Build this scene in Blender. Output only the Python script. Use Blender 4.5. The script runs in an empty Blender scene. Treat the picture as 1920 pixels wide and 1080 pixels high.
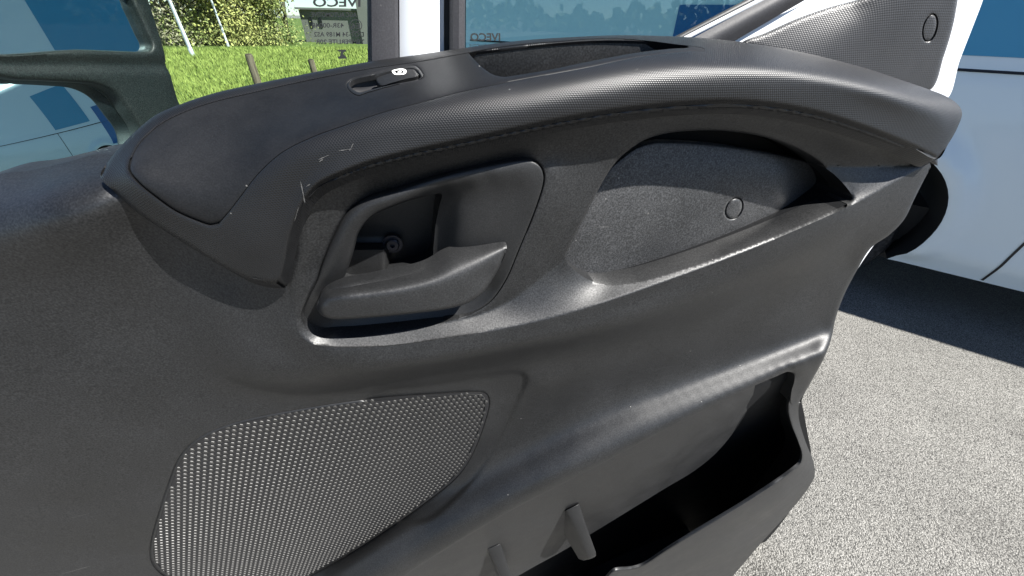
import bpy, bmesh, math, random
import numpy as np
from mathutils import Vector, Matrix
from mathutils.geometry import delaunay_2d_cdt

sc = bpy.context.scene
# ------------------------------------------------------------------ camera
FPX = 680.0
YAW, PITCH, ROLL = math.radians(14), math.radians(-36.5), math.radians(1.5)
HS = .7                              # one unit of panel relief = 7 mm
CAM = np.array([0, -.42*HS, 1.5])
Fw = np.array([math.sin(YAW)*math.cos(PITCH), math.cos(YAW)*math.cos(PITCH), math.sin(PITCH)])
R0 = np.array([math.cos(YAW), -math.sin(YAW), 0]); U0 = np.cross(R0, Fw)
Rt = R0*math.cos(ROLL)+U0*math.sin(ROLL); Up = np.cross(Rt, Fw)
cd = bpy.data.cameras.new('camera'); cam = bpy.data.objects.new('camera', cd)
sc.collection.objects.link(cam); sc.camera = cam
cd.sensor_width = 36; cd.lens = FPX/1920*36; cd.clip_start = .01; cd.clip_end = 2000
cam.matrix_world = Matrix(((Rt[0], Up[0], -Fw[0], CAM[0]), (Rt[1], Up[1], -Fw[1], CAM[1]), (Rt[2], Up[2], -Fw[2], CAM[2]), (0, 0, 0, 1)))
# ------------------------------------------------------------------ sky, sun, exposure
SUN = Vector((.528, -.39, .76)).normalized()
EL = math.asin(SUN.z); AZ = math.atan2(SUN.x, SUN.y)
w = bpy.data.worlds.new('World'); sc.world = w; w.use_nodes = True
nt = w.node_tree; bg = nt.nodes['Background']
sky = nt.nodes.new('ShaderNodeTexSky'); sky.sky_type = 'NISHITA'; sky.sun_disc = False
sky.sun_elevation = EL; sky.sun_rotation = AZ; sky.air_density = .65; sky.dust_density = .15; sky.ozone_density = 1.4
nt.links.new(sky.outputs[0], bg.inputs[0]); bg.inputs[1].default_value = .05
sl = bpy.data.lights.new('sun', 'SUN'); sl.energy = 5.0; sl.angle = math.radians(.53); sl.color = (1, .97, .925)
so = bpy.data.objects.new('sun', sl); sc.collection.objects.link(so)
so.rotation_euler = SUN.to_track_quat('Z', 'Y').to_euler(); so.location = (3, -2, 5)
vs = sc.view_settings; vs.view_transform = 'Standard'; vs.look = 'None'; vs.exposure = 1.85; vs.gamma = 1; vs.use_curve_mapping = False

# ------------------------------------------------------------------ small maths
def rays(xy):
    xy = np.asarray(xy, float).reshape(-1, 2)
    return Fw[None]+Rt[None]*((xy[:, :1]-960)/FPX)+Up[None]*((540-xy[:, 1:2])/FPX)
def PP(xy, h):                      # points h cm in front of the door's base plane (Y = 0)
    r = rays(xy); t = (-np.asarray(h)*HS/100.-CAM[1])/r[:, 1]
    return CAM[None]+r*t[:, None]
def P1(x, y, h): return Vector(PP([(x, y)], np.array([h]))[0])
def on_plane(xy, p0, n):
    r = rays(xy); t = ((np.asarray(p0)-CAM)@np.asarray(n))/(r@np.asarray(n))
    return CAM[None]+r*t[:, None]
def spl(pts, step=4., closed=False):
    p = np.asarray(pts, float); n = len(p); out = []
    idx = range(n if closed else n-1)
    for i in idx:
        if closed: a, b, c, d = p[(i-1) % n], p[i], p[(i+1) % n], p[(i+2) % n]
        else:
            b, c = p[i], p[i+1]; a = p[i-1] if i > 0 else 2*b-c; d = p[i+2] if i+2 < n else 2*c-b
        L = np.linalg.norm((c-b)[:2]); k = max(1, int(round(L/step)))
        t0 = 0.; t1 = t0+max(np.linalg.norm((b-a)[:2]), 1e-3)**.5; t2 = t1+max(L, 1e-3)**.5; t3 = t2+max(np.linalg.norm((d-c)[:2]), 1e-3)**.5
        for q in range(k):
            t = t1+(t2-t1)*q/k
            A1 = (t1-t)/(t1-t0)*a+(t-t0)/(t1-t0)*b; A2 = (t2-t)/(t2-t1)*b+(t-t1)/(t2-t1)*c; A3 = (t3-t)/(t3-t2)*c+(t-t2)/(t3-t2)*d
            B1 = (t2-t)/(t2-t0)*A1+(t-t0)/(t2-t0)*A2; B2 = (t3-t)/(t3-t1)*A2+(t-t1)/(t3-t1)*A3
            out.append((t2-t)/(t2-t1)*B1+(t-t1)/(t2-t1)*B2)
    if not closed: out.append(p[-1])
    return np.array(out)
class TPS:
    """smooth height sheet through curves of known height; solved once, tabulated on a fine grid"""
    def __init__(s, lines, step=45., lam=2e-5, g=8.):
        pts = np.vstack([spl(l, step) if len(l) > 1 else np.array(l, float) for l in lines])
        key = np.unique(np.round(pts[:, :2]/3), axis=0, return_index=True)[1]; pts = pts[np.sort(key)]
        s.p = pts[:, :2]/1000.; n = len(s.p)
        K = s.k(s.p)+np.eye(n)*lam; Q = np.hstack([np.ones((n, 1)), s.p])
        A = np.zeros((n+3, n+3)); A[:n, :n] = K; A[:n, n:] = Q; A[n:, :n] = Q.T
        w_ = np.linalg.solve(A, np.concatenate([pts[:, 2], np.zeros(3)]))
        s.g = g; s.lo = pts[:, :2].min(0)-110; hi = pts[:, :2].max(0)+110
        nx, ny = (np.ceil((hi-s.lo)/g)).astype(int)+1; s.nx, s.ny = int(nx), int(ny)
        q = np.stack(np.meshgrid(s.lo[0]+np.arange(nx)*g, s.lo[1]+np.arange(ny)*g), 2).reshape(-1, 2)/1000.; out = np.empty(len(q))
        for i in range(0, len(q), 4000):
            c = q[i:i+4000]; out[i:i+4000] = s.k(c)@w_[:n]+w_[n]+c@w_[n+1:]
        s.G = out.reshape(s.ny, s.nx); s.N = n
    def k(s, q):
        d2 = (q[:, :1]-s.p[None, :, 0])**2+(q[:, 1:2]-s.p[None, :, 1])**2; return .5*d2*np.log(d2+1e-12)
    def __call__(s, xy):
        q = (np.asarray(xy, float)-s.lo)/s.g; ix = np.clip(np.floor(q[:, 0]).astype(int), 1, s.nx-3); iy = np.clip(np.floor(q[:, 1]).astype(int), 1, s.ny-3)
        fx = np.clip(q[:, 0]-ix, -1, 2); fy = np.clip(q[:, 1]-iy, -1, 2)
        def wt(t): return (-.5*t+t*t-.5*t**3, 1-2.5*t*t+1.5*t**3, .5*t+2*t*t-1.5*t**3, -.5*t*t+.5*t**3)
        wx, wy = wt(fx), wt(fy); out = np.zeros(len(q))
        for j in range(4):
            for i in range(4): out += wx[i]*wy[j]*s.G[iy+j-1, ix+i-1]
        return out
def seg_dist(xy, poly, closed=False, maxd=1e9):      # distance, signed side, position along 0..1
    a = np.asarray(poly, float)[:, :2]; b = np.roll(a, -1, 0)
    if not closed: a, b = a[:-1], b[:-1]
    xy = np.asarray(xy, float); best = np.full(len(xy), 1e9); sg = np.zeros(len(xy)); ts = np.zeros(len(xy))
    order = np.argsort(xy[:, 1]); sx = xy[order]; sy = sx[:, 1]; bs = np.full(len(xy), 1e9)
    for i in range(len(a)):
        lo = np.searchsorted(sy, min(a[i, 1], b[i, 1])-maxd); hi = np.searchsorted(sy, max(a[i, 1], b[i, 1])+maxd)
        if lo >= hi: continue
        c = sx[lo:hi]
        if maxd < 1e8:
            k = np.nonzero((c[:, 0] > min(a[i, 0], b[i, 0])-maxd) & (c[:, 0] < max(a[i, 0], b[i, 0])+maxd))[0]
            if not len(k): continue
            c = c[k]; k = k+lo
        else: k = slice(lo, hi)
        v = b[i]-a[i]; L = v@v+1e-12; r = c-a[i]; t = np.clip(r@v/L, 0, 1); q = r-t[:, None]*v
        bs[k] = np.minimum(bs[k], np.sqrt((q**2).sum(1)))
    best[order] = bs
    return best, None, None
def inside(xy, poly):
    xy = np.asarray(xy, float); order = np.argsort(xy[:, 1]); x, y = xy[order, 0], xy[order, 1]; c = np.zeros(len(xy), bool); n = len(poly); j = n-1
    for i in range(n):
        xi, yi = poly[i]; xj, yj = poly[j]
        if yi != yj:
            lo, hi = np.searchsorted(y, (min(yi, yj), max(yi, yj)))
            c[lo:hi] ^= x[lo:hi] < (xj-xi)*(y[lo:hi]-yi)/(yj-yi)+xi
        j = i
    out = np.zeros(len(xy), bool); out[order] = c
    return out
def roll(xy, poly, r, depth, closed=False):       # rounded-over edge next to a line
    d = seg_dist(xy, poly, closed, r)[0]; t = np.clip(1-d/r, 0, 1)
    return depth*(1-np.sqrt(1-t*t+1e-9))
def rot(v):                            # compass turn of the yard against the door
    a = math.radians(2); v = np.asarray(v, float); o = v.copy(); o[..., 0] = v[..., 0]*math.cos(a)+v[..., 1]*math.sin(a); o[..., 1] = -v[..., 0]*math.sin(a)+v[..., 1]*math.cos(a); return o
def smooth(t):
    t = np.clip(t, 0, 1); return t*t*(3-2*t)

COL = sc.collection
def tag(o, label=None, cat=None, group=None, kind=None):
    if label: o['label'] = label
    if cat: o['category'] = cat
    if group: o['group'] = group
    if kind: o['kind'] = kind
    return o
def empty(name, loc, label, cat, group=None):
    o = bpy.data.objects.new(name, None); o.location = loc; o.empty_display_size = .1; COL.objects.link(o)
    return tag(o, label, cat, group)
def world_loc(o):
    v = Vector(o.location)
    while o.parent: o = o.parent; v += Vector(o.location)
    return v
def obj(name, verts, faces, mat, parent=None, smooth_=True, bevel=0, sharp=None):
    me = bpy.data.meshes.new(name); me.from_pydata([tuple(map(float, v)) for v in verts], [], [tuple(map(int, q)) for q in faces])
    bm = bmesh.new(); bm.from_mesh(me); bmesh.ops.recalc_face_normals(bm, faces=bm.faces) if sharp else None
    if sharp: bm.to_mesh(me)
    bm.free()
    me.materials.append(mat)
    o = bpy.data.objects.new(name, me); COL.objects.link(o)
    if smooth_: me.polygons.foreach_set('use_smooth', [True]*len(me.polygons))
    if sharp: me.set_sharp_from_angle(angle=math.radians(sharp))
    if parent: o.parent = parent; o.location = -world_loc(parent)
    if bevel:
        m = o.modifiers.new('bevel', 'BEVEL'); m.width = bevel; m.segments = 3; m.limit_method = 'ANGLE'
    return o
def fill(outline, holes=(), step=5., rows=()):
    loops = [np.asarray(outline)[:, :2]]+[np.asarray(h)[:, :2] for h in holes]
    pts = np.vstack(loops); edges = []; k = 0
    for l in loops:
        n = len(l); edges += [(k+i, k+(i+1) % n) for i in range(n)]; k += n
    extra = []
    for r in rows:
        for l in loops:
            tg = np.roll(l, -1, 0)-np.roll(l, 1, 0); tg /= np.linalg.norm(tg, axis=1)[:, None]+1e-9
            nn = np.stack([-tg[:, 1], tg[:, 0]], 1)
            extra += [l+nn*r, l-nn*r]
    lo, hi = loops[0].min(0), loops[0].max(0)
    gx = np.arange(lo[0], hi[0], step); gy = np.arange(lo[1], hi[1], step*.866)
    G = np.array([(x+(step/2 if j % 2 else 0), y) for j, y in enumerate(gy) for x in gx])
    def ok(q, md):
        m = inside(q, loops[0])
        for h in loops[1:]: m &= ~inside(q, h)
        q = q[m]
        d = np.full(len(q), 1e9)
        for l in loops: d = np.minimum(d, seg_dist(q, l, True, md+1)[0])
        return q[d > md]
    mx = max(rows) if rows else 0
    q = [ok(G, mx+step*.45 if rows else step*.4)]
    if extra: 
        for e, r in zip(extra, np.repeat(rows, 2*len(loops))): q.append(ok(e, r*.9))
    q = np.vstack(q); allp = np.vstack([pts, q])
    vs_, es_, fs_, _, _, _ = delaunay_2d_cdt([Vector(v) for v in allp], edges, [], 0, 1e-5)
    V = np.array([(v.x, v.y) for v in vs_]); T = np.array([t for t in fs_ if len(t) == 3])
    c = V[T].mean(1); m = inside(c, loops[0])
    for h in loops[1:]: m &= ~inside(c, h)
    return V, T[m]
def relief(name, outline, hf, mat, parent=None, step=5., holes=(), rows=(), skirt=None, skirt_dir=(0, 1, 0), uvf=None, toworld=None, back=False):
    """a moulded sheet: outline drawn on the door, height hf (cm off the base plane), turned-back rim all round"""
    V, T = fill(outline, holes, step, rows)
    h = hf(V); W = PP(V, h) if toworld is None else toworld(V, h)
    # orient to the camera
    a, b, c = W[T[:, 0]], W[T[:, 1]], W[T[:, 2]]
    nrm = np.cross(b-a, c-a); f = ((CAM-a)*nrm).sum(1) < 0; T[f] = T[f][:, ::-1]
    faces = [tuple(t) for t in T]; verts = W
    if skirt:
        cnt = {}
        for t in T:
            for i in range(3):
                e = (t[i], t[(i+1) % 3]); cnt[e] = 1
        be = [e for e in cnt if (e[1], e[0]) not in cnt]
        bv = sorted({v for e in be for v in e}); mp = {v: len(W)+i for i, v in enumerate(bv)}
        verts = np.vstack([W, W[bv]+np.asarray(skirt_dir)[None]*skirt*HS/100.])
        faces += [(e[1], e[0], mp[e[0]], mp[e[1]]) for e in be]
        if back:
            k = len(verts); off = np.asarray(skirt_dir)[None]*skirt*HS/100.
            mp2 = {}; full = W+off; verts = np.vstack([W, full]); n = len(W)
            faces = [tuple(t) for t in T]+[(t[2]+n, t[1]+n, t[0]+n) for t in T]+[(e[1], e[0], e[0]+n, e[1]+n) for e in be]
    o = obj(name, verts, faces, mat, parent)
    o.data.set_sharp_from_angle(angle=math.radians(50))
    if uvf:
        uv = o.data.uv_layers.new(name='UVMap'); co = np.asarray(verts); li = np.empty(len(o.data.loops), int); o.data.loops.foreach_get('vertex_index', li)
        uv.data.foreach_set('uv', uvf(co)[li].ravel())
    return o
def ellipse(cx, cy, rx, ry, tilt=0, n=28):
    t = np.linspace(0, 2*math.pi, n, endpoint=False); c, s = math.cos(math.radians(tilt)), math.sin(math.radians(tilt))
    x, y = rx*np.cos(t), ry*np.sin(t); return np.stack([cx+c*x-s*y, cy+s*x+c*y], 1)
def tube(name, pts, rad, mat, parent=None, n=8):
    V = []; Fc = []
    pts = [Vector(p) for p in pts]; rad = rad if hasattr(rad, '__len__') else [rad]*len(pts)
    for i, p in enumerate(pts):
        d = (pts[min(i+1, len(pts)-1)]-pts[max(i-1, 0)]).normalized(); q = d.to_track_quat('Z', 'Y')
        for k in range(n): a = 2*math.pi*k/n; V.append(p+q@Vector((math.cos(a)*rad[i], math.sin(a)*rad[i], 0)))
        if i:
            for k in range(n): Fc.append(((i-1)*n+k, (i-1)*n+(k+1) % n, i*n+(k+1) % n, i*n+k))
    Fc += [tuple(range(n))[::-1], tuple(range((len(pts)-1)*n, len(pts)*n))]
    if name is None: return V, Fc
    return obj(name, V, Fc, mat, parent, sharp=50)

# ------------------------------------------------------------------ materials
def mat(name, col, rough=.5, metal=0, spec=.5):
    m = bpy.data.materials.new(name); m.use_nodes = True; b = m.node_tree.nodes['Principled BSDF']
    b.inputs['Base Color'].default_value = (*col, 1); b.inputs['Roughness'].default_value = rough; b.inputs['Metallic'].default_value = metal
    b.inputs['Specular IOR Level'].default_value = spec
    return m
class N:
    def __init__(s, m): s.t = m.node_tree; s.b = s.t.nodes['Principled BSDF']
    def __call__(s, typ, **kw):
        n = s.t.nodes.new(typ)
        for k, v in kw.items():
            if k.startswith('i_'): n.inputs[k[2:].replace('_', ' ')].default_value = v
            elif k.startswith('n'): n.inputs[int(k[1:])].default_value = v
            else: setattr(n, k, v)
        return n
    def l(s, a, b): s.t.links.new(a, b)
    def math(s, op, a, b=None):
        n = s.t.nodes.new('ShaderNodeMath'); n.operation = op
        for i, v in enumerate((a, b)):
            if v is None: continue
            if hasattr(v, 'links'): s.l(v, n.inputs[i])
            else: n.inputs[i].default_value = v
        return n.outputs[0]
    def ramp(s, fac, stops):
        n = s.t.nodes.new('ShaderNodeValToRGB'); s.l(fac, n.inputs[0]); e = n.color_ramp.elements
        while len(e) < len(stops): e.new(.5)
        for q, (p, c) in zip(e, stops): q.position = p; q.color = (*c, 1) if len(c) == 3 else c
        return n.outputs[0]
def plastic(name, col, rough=.5, grain=900., gs=.35, gd=.0006, specks=1., dust=.3, spec=.5, cg=.6):
    """moulded vehicle plastic: fine grain relief, handling dust, a few pale specks and scratches"""
    m = mat(name, col, rough, 0, spec); n = N(m); tc = n('ShaderNodeTexCoord').outputs['Object']
    big = n('ShaderNodeTexNoise', i_Scale=9., i_Detail=5., i_Roughness=.65); n.l(tc, big.inputs['Vector'])
    fine = n('ShaderNodeTexNoise', i_Scale=grain, i_Detail=2., i_Roughness=.6); n.l(tc, fine.inputs['Vector'])
    vo = n('ShaderNodeTexVoronoi', i_Scale=55., feature='F1'); n.l(tc, vo.inputs['Vector'])
    sp = n.ramp(vo.outputs['Distance'], [(0, (1,)*3), (.022, (1,)*3), (.04, (0,)*3)])
    msk = n('ShaderNodeTexNoise', i_Scale=14., i_Detail=2.); n.l(tc, msk.inputs['Vector'])
    sp = n.math('MULTIPLY', sp, n.math('GREATER_THAN', msk.outputs[0], .56))
    dst = n.ramp(big.outputs[0], [(.35, (0,)*3), (.75, (1,)*3)])
    dst = n.math('MULTIPLY', dst, dust)
    mx = n('ShaderNodeMix', data_type='RGBA'); mx.inputs[6].default_value = (*col, 1); mx.inputs[7].default_value = (col[0]*2.1+.003, col[1]*2.05+.003, col[2]*2+.003, 1); n.l(dst, mx.inputs[0])
    mp = n('ShaderNodeMapping'); mp.inputs['Rotation'].default_value = (0, .6, 0); mp.inputs['Scale'].default_value = (14, 14, 330); n.l(tc, mp.inputs[0])
    sn = n('ShaderNodeTexNoise', i_Scale=1., i_Detail=1.); n.l(mp.outputs[0], sn.inputs['Vector'])
    scr = n.math('MULTIPLY', n.ramp(sn.outputs[0], [(.72, (0,)*3), (.76, (1,)*3)]), n.math('GREATER_THAN', big.outputs[0], .60)); sp = n.math('MAXIMUM', sp, n.math('MULTIPLY', scr, .22))
    mx2 = n('ShaderNodeMix', data_type='RGBA'); n.l(mx.outputs[2], mx2.inputs[6]); mx2.inputs[7].default_value = (.2, .195, .185, 1); n.l(n.math('MULTIPLY', sp, .8*specks), mx2.inputs[0])
    g2 = n('ShaderNodeTexNoise', i_Scale=grain*1.1, i_Detail=1.); n.l(tc, g2.inputs['Vector'])
    gr = n.ramp(g2.outputs[0], [(.30, (1-.62*cg,)*3), (.5, (1,)*3), (.72, (1+1.3*cg,)*3)])
    mg = n('ShaderNodeMix', data_type='RGBA', blend_type='MULTIPLY', clamp_result=False); mg.inputs[0].default_value = 1.; n.l(mx2.outputs[2], mg.inputs[6]); n.l(gr, mg.inputs[7])
    n.l(mg.outputs[2], n.b.inputs['Base Color'])
    sp_ = n.math('MULTIPLY', n.math('ADD', n.math('MULTIPLY', n.math('SUBTRACT', g2.outputs[0], .5), 3.0*cg), 1.), spec); n.l(n.math('MAXIMUM', sp_, .05), n.b.inputs['Specular IOR Level'])
    rr = n('ShaderNodeMapRange', n1=.3, n2=.7, n3=rough-.05, n4=rough+.1); n.l(big.outputs[0], rr.inputs[0]); n.l(rr.outputs[0], n.b.inputs['Roughness'])
    bp = n('ShaderNodeBump', i_Strength=gs, i_Distance=gd); n.l(fine.outputs[0], bp.inputs['Height']); n.l(bp.outputs[0], n.b.inputs['Normal'])
    return m
def dots(name, col, rough, pitch, strength, dist, dust=.5):
    """plastic moulded with a staggered grid of small pips (UV in metres)"""
    m = mat(name, col, rough, 0, .38); n = N(m); uv = n('ShaderNodeTexCoord').outputs['UV']; tc = n('ShaderNodeTexCoord').outputs['Object']
    k = 2*math.pi/pitch; sx = n('ShaderNodeSeparateXYZ'); n.l(uv, sx.inputs[0]); x, y = sx.outputs[0], sx.outputs[1]
    a = n.math('COSINE', n.math('MULTIPLY', n.math('ADD', x, n.math('MULTIPLY', y, .577)), k))
    b = n.math('COSINE', n.math('MULTIPLY', n.math('SUBTRACT', x, n.math('MULTIPLY', y, .577)), k))
    c = n.math('COSINE', n.math('MULTIPLY', y, k*1.1547))
    h = n.math('ADD', n.math('ADD', a, b), c)
    bp = n('ShaderNodeBump', i_Strength=strength, i_Distance=dist); n.l(h, bp.inputs['Height']); n.l(bp.outputs[0], n.b.inputs['Normal'])
    big = n('ShaderNodeTexNoise', i_Scale=14., i_Detail=5., i_Roughness=.65); n.l(tc, big.inputs['Vector'])
    vo = n('ShaderNodeTexVoronoi', i_Scale=48.); n.l(tc, vo.inputs['Vector'])
    sp = n.math('MULTIPLY', n.ramp(vo.outputs['Distance'], [(0, (1,)*3), (.02, (1,)*3), (.035, (0,)*3)]), n.math('GREATER_THAN', big.outputs[0], .55))
    f = n.math('MULTIPLY', n.ramp(big.outputs[0], [(.35, (0,)*3), (.75, (1,)*3)]), dust)
    hf = n.ramp(n.math('MULTIPLY', n.math('ADD', h, 1.5), .22), [(.0, (.35,)*3), (.8, (1.3,)*3)])
    mx = n('ShaderNodeMix', data_type='RGBA'); mx.inputs[6].default_value = (*col, 1); mx.inputs[7].default_value = (col[0]*2+.003, col[1]*2+.003, col[2]*2+.003, 1); n.l(f, mx.inputs[0])
    mm = n('ShaderNodeMix', data_type='RGBA', blend_type='MULTIPLY'); mm.inputs[0].default_value = .35; n.l(mx.outputs[2], mm.inputs[6]); n.l(hf, mm.inputs[7])
    m2 = n('ShaderNodeMix', data_type='RGBA'); n.l(mm.outputs[2], m2.inputs[6]); m2.inputs[7].default_value = (.17, .17, .165, 1); n.l(n.math('MULTIPLY', sp, .7), m2.inputs[0])
    n.l(m2.outputs[2], n.b.inputs['Base Color'])
    return m
def glass(name, tint, refl=1.45):
    m = bpy.data.materials.new(name); m.use_nodes = True; t = m.node_tree; t.nodes.clear()
    o = t.nodes.new('ShaderNodeOutputMaterial'); mx = t.nodes.new('ShaderNodeMixShader'); tr = t.nodes.new('ShaderNodeBsdfTransparent'); gl = t.nodes.new('ShaderNodeBsdfGlossy'); fr = t.nodes.new('ShaderNodeFresnel')
    tr.inputs[0].default_value = (*tint, 1); gl.inputs['Roughness'].default_value = .0; fr.inputs[0].default_value = refl
    t.links.new(fr.outputs[0], mx.inputs[0]); t.links.new(tr.outputs[0], mx.inputs[1]); t.links.new(gl.outputs[0], mx.inputs[2]); t.links.new(mx.outputs[0], o.inputs[0])
    return m
M = {}
M['panel'] = plastic('moulded_grain_plastic', (.0050, .0053, .0058), .46, 760., .5, .0001, dust=.5, spec=.52, cg=.40)
M['pad'] = plastic('soft_pad_plastic', (.0040, .0043, .0050), .50, 1100., .3, .00006, specks=1.2, dust=.9, spec=.25, cg=.2)
M['cap'] = dots('pipped_armrest_plastic', (.0046, .0048, .0053), .45, .0016, .6, .00005)
M['bezel'] = plastic('satin_bezel_plastic', (.0062, .0065, .0070), .46, 1100., .35, .00006, dust=.5, spec=.42, cg=.22)
M['lever'] = plastic('lever_plastic', (.0066, .0069, .0074), .45, 900., .4, .00007, dust=.5, spec=.5, cg=.3)
M['dark'] = plastic('shaded_pocket_plastic', (.0035, .0038, .0045), .6, 1000., .4, .0001, specks=.2, spec=.15, cg=.3)  # darker than the trim panel: deepens the pockets' shade through the base colour
M['liner'] = plastic('liner_plastic', (.0178, .0185, .0196), .48, 700., .6, .00012, dust=.9, spec=.42, cg=.55)
M['black'] = mat('black_plastic', (.006, .006, .007), .6)
M['grille'] = plastic('speaker_grille_plastic', (.018, .0178, .017), .48, 1200., .2, .00005, specks=0, dust=.5, cg=.2, spec=.4)
M['rubber'] = plastic('rubber_seal', (.026, .026, .029), .55, 900., .2, .0001, cg=.15, spec=.3, specks=.2)
M['white'] = mat('white_paint', (.62, .64, .66), .25); 
M['icon'] = mat('white_print', (.75, .75, .72), .5)
M['ink'] = mat('black_print', (.01, .012, .012), .6)
M['sail'] = dots('sail_plastic', (.020, .020, .021), .46, .0020, .5, .00006)
M['steel'] = mat('dark_screw_steel', (.05, .05, .06), .35, .8)
M['glass'] = glass('tinted_window_glass', (.66, .86, .86))
M['glass2'] = glass('clear_window_glass', (.86, .93, .90), 1.18)
M['mirror'] = mat('mirror_glass', (.56, .70, .73), .0, 1.)
M['mirror_shell'] = plastic('mirror_shell_plastic', (.004, .006, .006), .45, 600., .2, .0001, specks=.2, dust=.2, spec=.25)
#@@STRUCTURE
# ------------------------------------------------------------------ the ground
def asphalt_mat():
    m = mat('asphalt', (.2, .19, .17), .9, spec=.2); n = N(m); tc = n('ShaderNodeTexCoord').outputs['Object']
    v = n('ShaderNodeTexVoronoi', i_Scale=230.); n.l(tc, v.inputs['Vector'])
    g = n('ShaderNodeTexNoise', i_Scale=260., i_Detail=3.); n.l(tc, g.inputs['Vector'])
    b = n('ShaderNodeTexNoise', i_Scale=2.5, i_Detail=4.); n.l(tc, b.inputs['Vector'])
    c = n.ramp(v.outputs['Color'], [(0, (.052, .051, .049)), (.25, (.130, .127, .117)), (.6, (.190, .185, .170)), (1, (.295, .288, .268))])
    d = n.ramp(v.outputs['Distance'], [(0, (1,)*3), (.45, (1,)*3), (.8, (.25,)*3)])
    mm = n('ShaderNodeMix', data_type='RGBA', blend_type='MULTIPLY'); mm.inputs[0].default_value = .8; n.l(c, mm.inputs[6]); n.l(d, mm.inputs[7])
    m2 = n('ShaderNodeMix', data_type='RGBA', blend_type='MULTIPLY'); m2.inputs[0].default_value = .6; n.l(mm.outputs[2], m2.inputs[6]); n.l(n.ramp(b.outputs[0], [(.3, (.75,)*3), (.7, (1.1,)*3)]), m2.inputs[7])
    n.l(m2.outputs[2], n.b.inputs['Base Color'])
    hh = n.math('ADD', n.math('MULTIPLY', v.outputs['Distance'], -1.), n.math('MULTIPLY', g.outputs[0], .5))
    bp = n('ShaderNodeBump', i_Strength=1., i_Distance=.004); n.l(hh, bp.inputs['Height']); n.l(bp.outputs[0], n.b.inputs['Normal'])
    return m
M['asphalt'] = asphalt_mat()
def grass_mat(name, dark, light):
    m = mat(name, light, .8, spec=.2); n = N(m); tc = n('ShaderNodeTexCoord').outputs['Object']
    g = n('ShaderNodeTexNoise', i_Scale=1.2, i_Detail=6., i_Roughness=.7); n.l(tc, g.inputs['Vector'])
    n.l(n.ramp(g.outputs[0], [(.3, dark), (.7, light)]), n.b.inputs['Base Color']); return m
M['grass'] = grass_mat('grass', (.055, .085, .015), (.12, .165, .035))
M['soil'] = grass_mat('grassy_soil', (.045, .07, .012), (.095, .13, .028))
S = 600
tag(obj('ground', [(-S, -S, 0), (S, -S, 0), (S, S, 0), (-S, S, 0)], [(0, 1, 2, 3)], M['asphalt'], smooth_=False), kind='structure')
# the meadow beyond the parking area (edge runs behind the parked van)
mv = [tuple(v) for v in rot([(-200, 3.2, .02), (-8, 3.8, .02), (-1.2, 5.2, .02), (1.5, 7., .02), (60, 20, .02), (60, 200, .02), (-200, 200, .02)])]
tag(obj('meadow', mv, [tuple(range(len(mv)))], M['soil'], smooth_=False), kind='structure')

# ------------------------------------------------------------------ the door
DOOR = empty('van_door', (.15, 0, .35), 'open dark grey van door with its moulded inner trim facing us', 'van door')

# --- armrest cap
cap_back = [(188, 331, 6.2), (205, 300, 5), (235, 265, 3.5), (290, 217, 2), (345, 193, 1.4), (400, 175, 1), (480, 157, .7), (560, 141, .5), (690, 116, .5), (780, 103, .5), (870, 90, .5), (940, 80, .5), (1000, 74, .5), (1080, 69, .5), (1160, 66, .5), (1230, 67, .6), (1300, 70, .8), (1360, 75, 1.1), (1420, 83, 1.5), (1490, 95, 2.2), (1560, 111, 3), (1630, 130, 4), (1690, 150, 5), (1740, 167, 6.3), (1775, 181, 7.4), (1797, 197, 8), (1804, 212, 8.4), (1795, 240, 9), (1778, 270, 9.5), (1758, 298, 9.8)]
cap_lip = [(1758, 298, 9.8), (1700, 270, 9.9), (1640, 246, 10), (1585, 227, 10), (1530, 211, 10), (1465, 198, 10), (1400, 191, 10), (1350, 190, 10), (1300, 192, 10), (1230, 198, 10), (1160, 206, 10.2), (1080, 219, 10.3), (1000, 235, 10.4), (930, 250, 10.5), (860, 265, 10.6), (780, 282, 10.7), (700, 302, 10.8), (645, 322, 10.8), (600, 343, 10.8), (575, 368, 10.7), (557, 405, 10.6), (545, 440, 10.5), (537, 485, 10.4), (530, 515, 10.3), (522, 529, 10.2)]
cap_low = [(522, 529, 10.2), (505, 531, 10.1), (470, 525, 9.8), (435, 510, 9.5), (400, 490, 9.2), (360, 465, 8.7), (320, 440, 8.2), (285, 418, 7.7), (250, 393, 7.2), (215, 360, 6.6)]
cap_out = spl([p[:2] for p in cap_back]+[p[:2] for p in cap_lip[1:]]+[p[:2] for p in cap_low[1:]], 5, True)
capT = TPS([cap_back, cap_lip, cap_low,
    [(245, 318, 7.4), (265, 345, 8.2), (330, 395, 9), (400, 420, 9.6)],
    [(400, 420, 9.6), (425, 403, 9.8), (450, 370, 9.8), (485, 325, 9.7), (530, 285, 9.6), (590, 255, 9.5), (640, 237, 9.4), (720, 210, 9.2), (800, 190, 9), (860, 173, 8.7), (920, 160, 8.5), (987, 147, 8.2), (1100, 126, 7.9), (1193, 107, 7.2), (1293, 96, 6.4)],
    [(1000, 156, 9.0), (1160, 128, 8.8), (1300, 114, 8.5), (1440, 117, 8.4), (1560, 135, 8.6), (1680, 165, 8.9), (1755, 192, 9)],
    [(540, 400, 10.4), (600, 315, 10.4), (700, 265, 10.4), (860, 222, 10.4), (1000, 193, 10.3), (1160, 163, 10.1), (1300, 148, 9.9), (1440, 150, 9.9), (1560, 168, 9.9), (1680, 203, 9.9), (1770, 235, 9.6)],
    [(470, 465, 10.2), (440, 455, 9.9), (370, 440, 9.1)],
    [(300, 290, 6.2), (400, 250, 5.2), (560, 205, 5), (690, 170, 4.9), (820, 140, 4.6)]], 22, 4e-4)
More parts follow.
